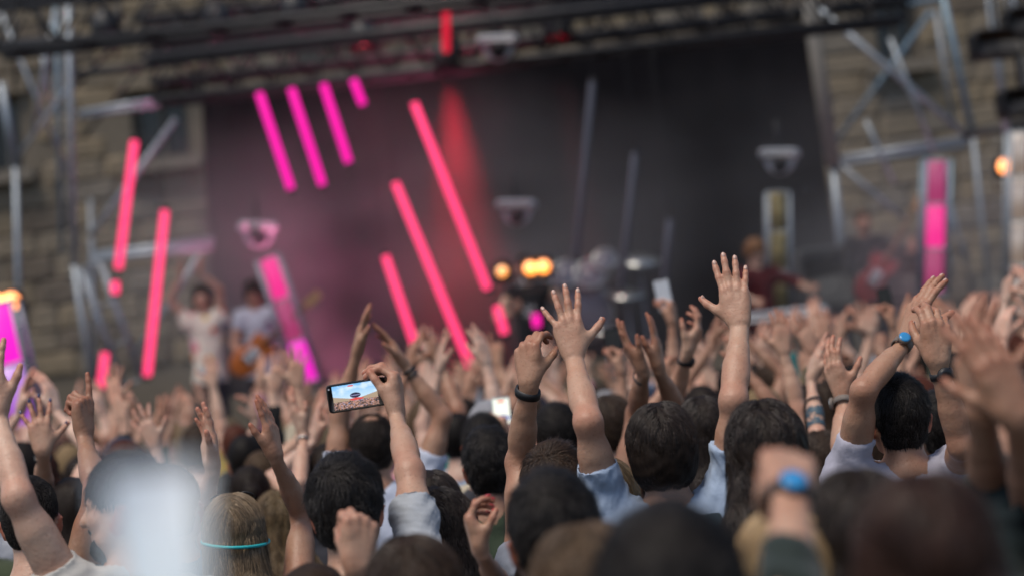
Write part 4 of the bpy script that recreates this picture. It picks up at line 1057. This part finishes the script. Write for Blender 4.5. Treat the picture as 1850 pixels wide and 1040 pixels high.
f = hero('person reaching up with a cupped left hand and a wide black wristband', 995, 795, 6.4, ('short', BR, dict(h=.0055, strands=9000, vol=.004)), ((.30, .33, .40), .2),
     L=dict(e=(938, 835), w=(956, 688), t=(952, 612), face=-35, pose='curl', tilt=.15, sz=.04, sx=.06), skin=SKINS[2])
wrist_ring(f, 'L', 'wristband', M_BLACK, .035, .022, .004)
hero('person in plum coloured top with arms down, second from the light blue T-shirt', 1374, 724, 5.7, ('wavy', DB, dict(h=.006, strands=15000, length=.31, vol=.002)), ((.035, .018, .026), .4))
hero('person in dark top just beyond the light blue T-shirt, arms down', 1264, 714, 7.8, ('long', DB, dict(h=.0065, strands=9000, length=.30)), ((.04, .04, .05), .4))
hero('person in navy T-shirt close to the camera, dark head low and blurred', 988, 842, 4.6, ('short', BK, dict(h=.006, strands=8000)), ((.02, .028, .05), .5), skin=SKINS[4])
hero('person in black top closest to the camera, head at the bottom edge', 1192, 902, 2.95, ('short', BK, dict(h=.006, strands=9000, vol=.004)), ((.03, .03, .035), .5))
hero('person in grey top half hidden behind the closest dark head', 1050, 940, 3.8, ('wavy', LB, dict(h=.007, strands=7000, length=.26)), ((.2, .2, .2), .4))
hero('person in grey T-shirt at the bottom edge below the sideways phone', 738, 962, 4.6, ('bowl', BR, dict(h=.006, strands=8000)), ((.25, .26, .3), .4))
hero('person in dark top with loose waves of hair, right of the pale grey sleeve', 790, 878, 6.3, ('wavy', DB, dict(h=.006, strands=11000, length=.34)), ((.05, .05, .06), .4), bulk=.9)
hero('person in black top behind the raised phone arm, arms down', 775, 848, 7.2, ('long', DB, dict(h=.0065, strands=7000, length=.34)), ((.04, .04, .05), .4), bulk=.9)
hero('person in white top between the light blue T-shirt and the low blurred head', 1088, 826, 6.6, ('long', (.17, .125, .07), dict(h=.006, strands=10000, length=.34)), ((.5, .5, .52), .4), bulk=.9)
f = hero('person with a fist raised low beside the pale grey T-shirt', 560, 1010, 5.1, S_(BR, h=.008), ((.3, .3, .35), .4), R=dict(e=(640, 1120), w=(646, 1020), t=(650, 945), face=20, pose='fist', tilt=.1, sz=-.05))
f = hero('person with red fingernails holding two fingers up in front of the olive T-shirt', 985, 985, 5.6, S_(BR, 'long', h=.008), ((.1, .1, .12), .4), L=dict(e=(915, 1085), w=(868, 992), t=(840, 915), face=-80, pose='curl', tilt=.1, sz=-.04), ar=.82, hs=.82, skin=SKINS[2])
nail_set(f, 'L', M_NAILRED)
f = hero('bearded person in cream T-shirt in profile with arm stretched up to the left', 215, 815, 5.9, ('short', BK, dict(h=.006, strands=8000)), ((.58, .56, .52), .35), yaw=.5, hyaw=1.0, beard=BK,
     L=dict(e=(32, 898), w=(-6, 745), t=(-20, 660), face=-30, pose='flat', tilt=.1, sz=.02), sh=.0075, ar=1.0, skin=SKINS[1])
hero('person in green floral shirt at the left edge, arms down', 48, 853, 6.9, ('crop', BK, dict(h=.006, strands=9000)), ((.1, .3, .2), .5), shirt_mat=M_GREENFLORAL, skin=SKINS[1], neckz=-.175)
f = hero('person in dark top waving one hand with navy fingernails and a thin black band', 130, 860, 8.0, S_(DB, 'long', h=.008), ((.05, .06, .07), .4), L=dict(e=(80, 905), w=(77, 812), t=(66, 745), face=10, pose='spread', tilt=.15), ar=.85, hs=.95)
nail_set(f, 'L', M_NAILBLUE); wrist_ring(f, 'L', 'wristband', M_BLACK, .04, .012)
f = hero('person pointing one finger up with a bent hand left of the bearded profile', 215, 840, 6.8, S_(DB, h=.008), ((.05, .07, .09), .4), L=dict(e=(175, 890), w=(152, 782), t=(147, 700), face=60, pose='point', tilt=.15, dd=.05), skin=SKINS[4])
f = hero('person raising an open palm beside the bearded profile, head hidden', 305, 835, 7.2, S_(DB, h=.008), ((.12, .16, .2), .4), R=dict(e=(362, 945), w=(384, 842), t=(374, 762), face=120, pose='flat', tilt=.05), skin=SKINS[1])
f = hero('person with light wavy hair let down, right of the turquoise headband', 503, 884, 8.6, ('wavy', (.12, .085, .045), dict(h=.0065, strands=9000, length=.30)), ((.6, .62, .68), .4), bulk=.9)
f = hero('person in dark T-shirt left of the sideways phone with arms down', 470, 810, 10.6, ('crop', LB, dict(h=.007, strands=4000)), ((.08, .08, .1), .4))
f = hero('person in dark cap left of the slim raised arm', 440, 782, 11.2, S_(BK, 'crop', h=.008, vol=.004), ((.06, .06, .08), .4))
f = hero('person with a thin metal bangle holding one hand up beyond the slim raised arm', 590, 800, 9.3, S_(DB, 'long', h=.008), ((.05, .05, .06), .4), L=dict(e=(541, 872), w=(547, 778), t=(519, 712), face=-60, pose='flat', tilt=.1), ar=.8, hs=.92, skin=SKINS[1])
wrist_ring(f, 'L', 'bangle', M_SILVER, .05, .008)
f = hero('person in a blue and orange patterned black shirt behind the lavender T-shirt', 1692, 700, 8.0, ('short', BK, dict(h=.0065, strands=6000)), ((.1, .1, .1), .5), shirt_mat=M_SCRIBBLE, skin=SKINS[2], neckz=-.175)
f = hero('person with a tattooed slim forearm and black bracelet, hand raised', 1478, 776, 8.6, ('bowl', BR, dict(h=.007, strands=6000)), ((.05, .05, .06), .4), L=dict(e=(1476, 785), w=(1466, 682), t=(1483, 618), face=-75, pose='flat', tilt=.0, dd=.3), ar=.78, hs=.9, skin=SKINS[1])
wrist_ring(f, 'L', 'wristband', M_BLACK, .13, .008, r=.036)
fr = f['L']; mb = MB()
rs = np.random.RandomState(4); V = []; Q = []
for i in range(15):
    for k in range(25):
        a = 2*math.pi*k/24; t = .155+i*.006; x = fr['M'][:, 0]; x = nrm(x-fr['f']*(x@fr['f'])); y = np.cross(fr['f'], x)
        V.append(fr['W']+fr['f']*t+.0315*(x*1.12*math.cos(a)+y*math.sin(a))-f['off'])
        if i < 14 and k < 24 and wob(np.array([[a*2, t*90, 1.0]]), 1.1, 8)[0] > -.15: Q.append([i*25+k, i*25+k+1, i*25+26+k, i*25+25+k])
mb.add(V, Q).obj('tattoo', M_TATTOO, f['root'])
f = hero('person with both palms held open facing each other, thin black bracelet', 1182, 790, 8.4, S_(DB, h=.008), ((.05, .05, .06), .4), L=dict(e=(1150, 745), w=(1160, 668), t=(1124, 608), face=-80, pose='flat', tilt=.1, sz=.05), R=dict(e=(1226, 748), w=(1190, 664), t=(1182, 586), face=75, pose='flat', tilt=.1, sz=.05), skin=SKINS[4])
wrist_ring(f, 'L', 'wristband', M_BLACK, .04, .010)
f = hero('person with a black watch and curled right hand left of the far spread hand', 1190, 760, 9.0, S_(DB, h=.008), ((.05, .05, .06), .4), R=dict(e=(1216, 728), w=(1242, 636), t=(1276, 566), face=70, pose='relax', tilt=.1))
wristwatch(f, 'R', M_DARKPLASTIC, M_BLACK, .035, .019)
f = hero('person at the right edge clapping large blurred hands near the camera', 1935, 790, 4.1, S_(BK, h=.009), ((.02, .03, .03), 1.35), L=dict(e=(1795, 905), w=(1772, 742), t=(1752, 590), face=-60, pose='clap', tilt=.1, sz=.03), R=dict(e=(1870, 930), w=(1838, 752), t=(1765, 590), face=20, pose='clap', tilt=.1, sz=.0), skin=SKINS[4], hs=1.05)
f = hero('person at the right edge with a white watch on a raised arm', 1890, 820, 5.2, S_(DB, 'long', h=.008), ((.52, .58, .68), .45), L=dict(e=(1792, 968), w=(1812, 850), t=(1830, 720), face=-60, pose='flat', tilt=.1, sz=.0))
wristwatch(f, 'L', M_WHITEPLASTIC, M_WHITEPLASTIC, .035, .02, turn=.4)
hero('person in black top between the bent wrist with blue watch and the largest brown head', 1540, 850, 3.9, ('wavy', DB, dict(h=.007, strands=9000, length=.38, wid=1.2)), ((.02, .02, .02), .4))
f = hero('person in brown top, large and blurred near the camera at the lower right', 1655, 848, 3.0, ('wavy', (.034, .016, .011), dict(h=.007, strands=14000, length=.38, vol=-.002, wid=1.1)), ((.03, .02, .02), .4))
hero('fair person with long hair falling either side of a raised wrist', 1412, 912, 3.9, ('long', (.30, .22, .12), dict(h=.007, strands=9000, length=.34, vol=.0)), ((.02, .025, .04), .4))
f = hero('person in dark green sleeve with a bright blue watch on a bent wrist', 1352, 1045, 3.1, S_(BK, h=.009), ((.03, .042, .038), 1.55), R=dict(e=(1428, 1130), w=(1427, 886), t=(1432, 850), face=0, pose='fist', tilt=2.2, sz=-.03, dd=.22))
wristwatch(f, 'R', M_BLUEFACE, M_BLACK, .012, .021)
f = hero('person at the right edge beyond the clapping pair with arms down', 1770, 735, 9.4, S_(BR, h=.008), ((.06, .06, .07), .4))
f = hero('person in teal cap with arms down, deep behind the tattooed arm', 1447, 690, 11., S_(DB, 'crop', h=.008), ((.02, .3, .25), .4))
f = hero('person with short brown hair and arms down left of the light blue T-shirt', 1098, 712, 9.6, ('bowl', BR, dict(h=.007, strands=5000)), ((.2, .25, .35), .4))
f = hero('person with thick dark hair behind the cupped hand, arms down', 1000, 726, 9.6, ('short', BK, dict(h=.007, strands=5000, vol=.006)), ((.05, .05, .06), .4))
f = hero('person holding a phone upright above the olive T-shirt', 868, 742, 9.6, ('short', BK, dict(h=.007, strands=4000)), ((.05, .05, .06), .4), R=dict(e=(935, 860), w=(915, 800), t=(912, 755), face=60, pose='hold', tilt=.2, dd=.2))
PH2 = f
# the cup close to the camera, and the person holding it up
cc = P(272, 850, 1.32)
root = empty('person', V3(-.42, 1.55, 0), 'person right in front of the camera holding a pale blue cup, head below the picture', 'person', 'people in the crowd')
CC = V3(-.42, 1.55, 1.44)
hp = cc+V3(.034, .0, -.15)
build_person(root, V3(-.42, 1.55, 0), CC, arms={'R': dict(w=tuple(hp+V3(.02, -.02, -.06)-CC), h=(-.1, .1, 1), face=80, pose='grip')}, hair=S_(BK, h=.01), shirt=((.2, .2, .25), .4), ah=.006, hh=.01, sh=.012)
prof = [(.0, -.16), (.020, -.16), (.021, -.158), (.027, 0), (.028, .001), (.028, -.004), (.0258, -.004), (.0198, -.156), (0, -.156)]
o = MB().lathe(prof, (0, 0, 0), n=40).obj('plastic_cup', M_CUP); o.location = cc
tag(o, 'pale blue plastic cup held up very close to the camera, out of focus', 'cup')

# ------------------------------------------------------------------ phones
def screen_mat(name, kind):
    mt, t, b = newmat(name)
    uv = t.nodes.new('ShaderNodeTexCoord').outputs['Generated']
    sp = t.nodes.new('ShaderNodeSeparateXYZ'); t.links.new(uv, sp.inputs[0]); X, Z = sp.outputs[0], sp.outputs[2]
    def M(op, a, c, d=None):
        n = N(t, 'ShaderNodeMath', operation=op)
        for s, v in zip(n.inputs, (a, c, d)):
            if v is None: continue
            if hasattr(v, 'is_output'): t.links.new(v, s)
            else: s.default_value = v
        return n.outputs[0]
    crowd = N(t, 'ShaderNodeTexVoronoi', i_Scale=42.0); t.links.new(uv, crowd.inputs['Vector'])
    s2 = t.nodes.new('ShaderNodeSeparateColor'); t.links.new(crowd.outputs['Color'], s2.inputs[0])
    ccol = ramp(t, s2.outputs[0], ((0, (.015, .015, .02)), (.35, (.06, .04, .04)), (.6, (.45, .22, .15)), (.85, (.5, .3, .25)), (1, (.12, .2, .4))))
    nz = N(t, 'ShaderNodeTexNoise', i_Scale=3.0, i_Detail=3.0); t.links.new(uv, nz.inputs['Vector'])
    if kind == 'wide':
        sky = mixc(t, Z, (.75, .85, .9), (.16, .42, .75)); sky = mixc(t, ramp(t, nz.outputs[0], ((.5, (0, 0, 0)), (.65, (.5, .5, .5)))), sky, (.85, .9, .92))
        hor = M('ADD', .36, M('MULTIPLY', M('ABSOLUTE', M('SUBTRACT', X, .5), None), .38))
        col = mixc(t, M('LESS_THAN', Z, hor), sky, (.36, .27, .19))
        e = M('ADD', M('POWER', M('DIVIDE', M('SUBTRACT', X, .5), .12), 2.0), M('POWER', M('DIVIDE', M('SUBTRACT', Z, .52), .11), 2.0))
        col = mixc(t, M('LESS_THAN', e, 1.0), col, (.012, .01, .04))
        st = M('LESS_THAN', M('ABSOLUTE', M('SUBTRACT', Z, .52), None), .02); col = mixc(t, M('MULTIPLY', st, M('LESS_THAN', e, .7)), col, (.2, .2, .35))
        rd = M('LESS_THAN', M('ADD', M('POWER', M('DIVIDE', M('SUBTRACT', X, .52), .16), 2.0), M('POWER', M('DIVIDE', M('SUBTRACT', Z, .36), .05), 2.0)), 1.0)
        col = mixc(t, rd, col, (.6, .06, .06))
        col = mixc(t, M('LESS_THAN', Z, M('ADD', .26, M('MULTIPLY', nz.outputs[0], .12))), col, ccol)
        rec = M('MULTIPLY', M('LESS_THAN', M('ABSOLUTE', M('SUBTRACT', X, .42), None), .06), M('LESS_THAN', M('ABSOLUTE', M('SUBTRACT', Z, .93), None), .025)); col = mixc(t, rec, col, (.7, .05, .04))
    else:
        col = mixc(t, Z, (.9, .85, .72), (.85, .9, .80))
        e = M('ADD', M('POWER', M('DIVIDE', M('SUBTRACT', X, .52), .46), 2.0), M('POWER', M('DIVIDE', M('SUBTRACT', Z, .42), .10), 2.0))
        col = mixc(t, M('LESS_THAN', e, 1.0), col, (.10, .16, .42))
        st = M('LESS_THAN', M('ABSOLUTE', M('SUBTRACT', Z, .42), None), .03); col = mixc(t, M('MULTIPLY', st, M('LESS_THAN', e, .7)), col, (.55, .58, .75))
        col = mixc(t, M('LESS_THAN', Z, .26), col, ccol)
        rec = M('MULTIPLY', M('LESS_THAN', M('ABSOLUTE', M('SUBTRACT', X, .5), None), .2), M('LESS_THAN', M('ABSOLUTE', M('SUBTRACT', Z, .92), None), .03)); col = mixc(t, rec, col, (.9, .12, .04))
    t.links.new(col, b.inputs['Emission Color']); b.inputs['Emission Strength'].default_value = .95
    b.inputs['Base Color'].default_value = (.01, .01, .01, 1); b.inputs['Roughness'].default_value = .15
    return mt
def phone(label, c, ux, w, h, scr, sx0, sx1, sz0, sz1, edge=M_DARKPLASTIC):
    """ux: direction of its width; the screen looks back to the camera"""
    root = empty('phone', c, label, 'phone', 'phones held up in the crowd')
    x = nrm(ux); y = nrm(V3(0, 1, 0)-x*x[1]); z = np.cross(x, y); R = np.stack([x, y, z], 1)
    MB().box((0, 0, 0), (w, .0085, h), None, .003).obj('phone_body', edge, root)
    s = MB(); s.add([(sx0, -.00475, sz0), (sx1, -.00475, sz0), (sx1, -.00475, sz1), (sx0, -.00475, sz1), (sx0, -.0046, sz0), (sx1, -.0046, sz0), (sx1, -.0046, sz1), (sx0, -.0046, sz1)], [[0, 1, 2, 3], [7, 6, 5, 4]])
    s.obj('screen', scr, root, smooth=False)
    for k, (bx, bz) in enumerate(((sx1+.007, .02), (sx1+.007, -.012), (sx0-.008, sz1-.006))):
        if abs(bx) < w/2: MB().lathe([(.0022, .0), (.0005, .0003)], (bx, -.0045, bz), (0, -1, 0), 10).obj('screen_icon', M_WHITEPLASTIC, root)
    root.matrix_world = Matrix(((R[0, 0], R[0, 1], R[0, 2], c[0]), (R[1, 0], R[1, 1], R[1, 2], c[1]), (R[2, 0], R[2, 1], R[2, 2], c[2]), (0, 0, 0, 1)))
    return root
f = PH['R']; dph = (f['W']+f['M'][:, 2]*.07-CAMP)@_F0
dirx = P(700, 706, dph)-P(600, 722, dph)
phone('phone held sideways with a picture of the concert on its screen', P(645, 713, dph), dirx, .154, .074, screen_mat('phone_picture_wide', 'wide'), -.062, .054, -.031, .031)
f = PH2['R']; dph = (f['W']+f['M'][:, 2]*.07-CAMP)@_F0
up = P(903, 720, dph); dirx = P(960, 738, dph)-P(880, 746, dph)
phone('phone held upright showing a white and blue picture', P(907, 750, dph), dirx, .073, .150, screen_mat('phone_picture_tall', 'tall'), -.033, .033, -.068, .068, M_GREYPLASTIC)
for px, py, d, lab, sc, who in ((1108, 622, 11.0, 'dark phone held up between the open palms and the spread hand', M_WINDOW, 'the small dark phone left of the open palms'), (1210, 648, 12.0, 'dark phone held up beyond the curled hand with the black watch', M_WINDOW, 'a dark phone beyond the curled hand'), (1600, 545, 12.5, 'dark phone raised left of the right pink column', M_WINDOW, 'a dark phone left of the right pink column'), (1199, 534, 11.5, 'white phone held up highest in front of the drum kit', M_WHITEPLASTIC, 'a white phone highest before the drum kit')):
    pr_ = phone(lab, P(px, py, d), V3(1, 0, .1), .073, .15, sc, -.033, .033, -.068, .068, M_WHITEPLASTIC if sc is M_WHITEPLASTIC else M_DARKPLASTIC)
    k = 4368/d; f = hero('person holding up '+who, px-.17*k, py+.46*k, d, S_(BK, h=.010), ((.1, .1, .12), .4), R=dict(e=(px+.05*k, py+.40*k), w=(px+.042*k, py+.13*k), t=(px+.030*k, py-.05*k), face=70, pose='hold', tilt=.1), ah=.008, hh=.012, sh=.018)
# ------------------------------------------------------------------ the crowd beyond: prototypes, then copies
CP = V3(0, 0, 1.60)
protos = []
rs = np.random.RandomState(5)
ARMSETS = []
def up(s, x, y, z, pose, face, lean=0): 
    sg = -1 if s == 'L' else 1
    return dict(w=(x, y, z), h=(lean, .12, 1), face=face, pose=pose, pole=(sg*1.0, .1, -.3), sz=.03)
ARMSETS += [('clapping high', {'L': up('L', -.07, .15, .26, 'clap', -75, .25), 'R': up('R', .08, .15, .25, 'clap', 75, -.25)}),
            ('clapping high', {'L': up('L', -.10, .12, .32, 'flat', -60, .2), 'R': up('R', .12, .14, .33, 'flat', 60, -.2)}),
            ('arms spread wide', {'L': up('L', -.30, .10, .26, 'spread', 10, -.2), 'R': up('R', .28, .10, .30, 'fan', -10, .15)}),
            ('one arm stretched up', {'R': up('R', .18, .10, .38, 'fan', 0, .05)}),
            ('one arm stretched up', {'L': up('L', -.20, .10, .36, 'spread', -15, -.05)}),
            ('clapping low', {'L': up('L', -.08, .28, .10, 'clap', -85, .2), 'R': up('R', .08, .28, .10, 'clap', 85, -.2)}),
            ('fist up', {'R': up('R', .22, .14, .26, 'fist', 30, .0)}),
            ('finger pointed up', {'L': up('L', -.18, .14, .30, 'point', 20, .1)}),
            ('hands loose overhead', {'L': up('L', -.20, .18, .24, 'relax', -40, .15), 'R': up('R', .16, .2, .20, 'curl', 60, -.1)}),
            ('arms spread wide', {'L': up('L', -.24, .05, .34, 'flat', 30, -.1), 'R': up('R', .34, .12, .18, 'relax', -40, .3)}),
            ('waving one hand', {'R': up('R', .30, .12, .20, 'spread', 160, .25)}),
            ('clapping high', {'L': up('L', -.05, .2, .20, 'relax', -80, .4), 'R': up('R', .10, .18, .22, 'flat', 80, -.35)}),
            ('clapping high', {'L': up('L', -.12, .18, .28, 'clap', -50, .35), 'R': up('R', .02, .22, .30, 'relax', 60, -.2)}),
            ('one arm stretched up', {'L': up('L', -.12, .16, .40, 'flat', -60, .1)}),
            ('hands loose overhead', {'L': up('L', -.26, .12, .16, 'fan', -70, .3), 'R': up('R', .22, .16, .30, 'droop', 40, -.1)}),
            ('waving one hand', {'L': up('L', -.28, .10, .24, 'relax', 120, -.3)}),
            ('arms spread wide', {'L': up('L', -.40, .05, .20, 'fan', -20, -.4), 'R': up('R', .38, .08, .26, 'spread', 20, .35)}),
            ('arms down', {})]
TMP = []
def meshes_of(fn):
    before = set(bpy.data.objects.keys()); fn(); new = [bpy.data.objects[k] for k in bpy.data.objects.keys() if k not in before]
    return new
for i, (nm, arms) in enumerate(ARMSETS):
    r0 = bpy.data.objects.new('proto', None); COL.objects.link(r0)
    ch = meshes_of(lambda: build_person(r0, V3(0, 0, 0), CP, arms=arms, ah=.0068, hh=.013, th=.045, sh=.020, seed=i*3+1, bulk=.95, ar=(.84, 1.0, .95, .9, 1.0)[i % 5], hs=(.93, 1.0, 1.0, .95, 1.03)[i % 5], shirt=((.3, .3, .3), (.4, .45, 1.7, .5, .35, .55, 1.3)[i % 7])))
    protos.append((nm, {c.name.split('.')[0]: c.data for c in ch})); TMP += ch+[r0]
hairs = []
for i, (st, kw) in enumerate((('short', {}), ('crop', {}), ('bowl', {}), ('long', dict(length=.3)), ('wavy', dict(length=.28)), ('pony', dict(length=.2)), ('short', dict(vol=.006)))):
    ch = meshes_of(lambda: build_hair(st, np.eye(3), CP, None, (.1, .1, .1), h=.010, seed=50+i, **kw)); hairs.append((st, ch[0].data)); TMP += ch
F, lo = field([EL(HC+V3(0, .004, .004), (.088, .108, .098), k=.03), EL((0, .135, .045), (.072, .075, .010), rotx(-.15), k=.02)], .010, [lambda F, X, Y, Z: np.maximum(F, .030-Z+0*X)])
V, Q = nets(F, lo, .010); CAP = fmesh('cap', V+CP, Q); CAP.materials.append(CLOTH)
for o in TMP: bpy.data.objects.remove(o)
HCOL = [BK, BK, DB, DB, BR, BR, LB, BL, AU, ASH]
TOPS = [('black', (.012, .012, .014)), ('white', (.62, .63, .66)), ('grey', (.20, .20, .22)), ('navy', (.02, .03, .07)), ('pale blue', (.3, .42, .6)), ('red', (.3, .03, .03)), ('olive', (.06, .075, .04)), ('pink', (.55, .25, .3)), ('black', (.012, .012, .014)), ('teal', (.03, .2, .2)), ('cream', (.55, .48, .36)), ('yellow', (.5, .35, .06))]
taken = [(o.location.x, o.location.y) for o in bpy.data.objects if o.name.split('.')[0] == 'person' and o.parent is None]
LAND = [(-200, 110, 'before left column'), (110, 330, 'before window tube'), (330, 430, 'before floral musician'), (430, 600, 'before guitarist'), (600, 800, 'before slanted tubes'), (800, 1000, 'before singer'), (1000, 1180, 'before drum kit'), (1180, 1300, 'before grey tubes'), (1300, 1460, 'before keyboard player'), (1460, 1640, 'before bass player'), (1640, 1760, 'before right column'), (1760, 2100, 'near right edge')]
BAND = [(9.2, 11.5, 'mid crowd'), (11.5, 14.2, 'further back'), (14.2, 17.0, 'far back'), (17.0, 20.5, 'close to stage')]
crowd = []
d = 9.3
while d < 20.0:
    half = .212*d*1.12+.5; x = -half+rnd.uniform(0, .4)
    while x < half:
        px = x+rnd.uniform(-.10, .10); py = d+rnd.uniform(-.2, .2)
        if all((px-a)**2+(py-b)**2 > .40**2 for a, b in taken):
            taken.append((px, py)); crowd.append((px, py))
        x += rnd.uniform(.46, .60)*(1.0 if d < 12 else .94)
    d += .62 if d < 14 else .66
print('crowd', len(crowd), 'people', len(taken))
recs = []
deck = []; DOWN = len(protos)-1
for i, (x, y) in enumerate(crowd):
    if not deck: deck = [0, 1, 2, 3, 4, 5, 6, 7, 8, 9, 10, 11, 0, 12, 8, 5, 12, 13, 14, 14, 15, 16, 16, 1, DOWN]; rnd.shuffle(deck)
    k = deck.pop()
    if rnd.random() < (.62 if y < 10.8 else .45 if y < 12.5 else .18): k = DOWN
    nm, parts = protos[k]
    s = rnd.uniform(.965, 1.085); tn, tc = rnd.choice(TOPS)
    root = empty('person', V3(x, y, 0)); root.rotation_euler = (0, 0, rnd.uniform(-.35, .35)); root.scale = (s*rnd.choice((1, 1, -1)), s, s)
    sk = rnd.choice((0, 1, 1, 1, 2, 3, 5, 5, 5, 4)); sk = SKINS[sk]; v = rnd.uniform(.85, 1.15); sk = tuple(c*v for c in sk); hc = rnd.choice(HCOL); v = rnd.uniform(.8, 1.3); hc = tuple(c*v for c in hc)
    pc = rnd.choice(((.02, .025, .05), (.015, .015, .017), (.08, .09, .12), (.15, .13, .1)))
    for part, me in parts.items():
        link(part, me, None, root, {'body': sk, 'shirt': tc, 'trousers': pc}.get(part, sk))
    hat = rnd.random() < .09
    link('hair', hairs[1][1] if hat else rnd.choice(hairs)[1], None, root, hc)
    if hat: link('cap', CAP, None, root, rnd.choice(((.02, .03, .06), (.015, .015, .017), (.3, .3, .32), (.02, .22, .2))))
    gx, gy = proj((x, y, 1.7))
    z_ = next((l for a, b, l in LAND if a <= gx < b), 'near right edge' if gx > 925 else 'near left edge'); bd = next((l for a, b, l in BAND if a <= y < b), 'close to stage')
    recs.append((root, 'person in %s top, %s, %s %s' % (tn, nm, bd, z_), gx))
ORD = ['leftmost', 'second from left', 'third from left', 'fourth from left', 'fifth from left', 'sixth from left']
by = {}
for r in recs: by.setdefault(r[1], []).append(r)
for lab, l in by.items():
    l.sort(key=lambda r: r[2])
    for j, (root, _, gx) in enumerate(l):
        tag(root, lab if len(l) == 1 else lab+', '+(ORD[j] if len(l) > 2 else ('left one', 'right one')[j]), 'person', 'people in the crowd')
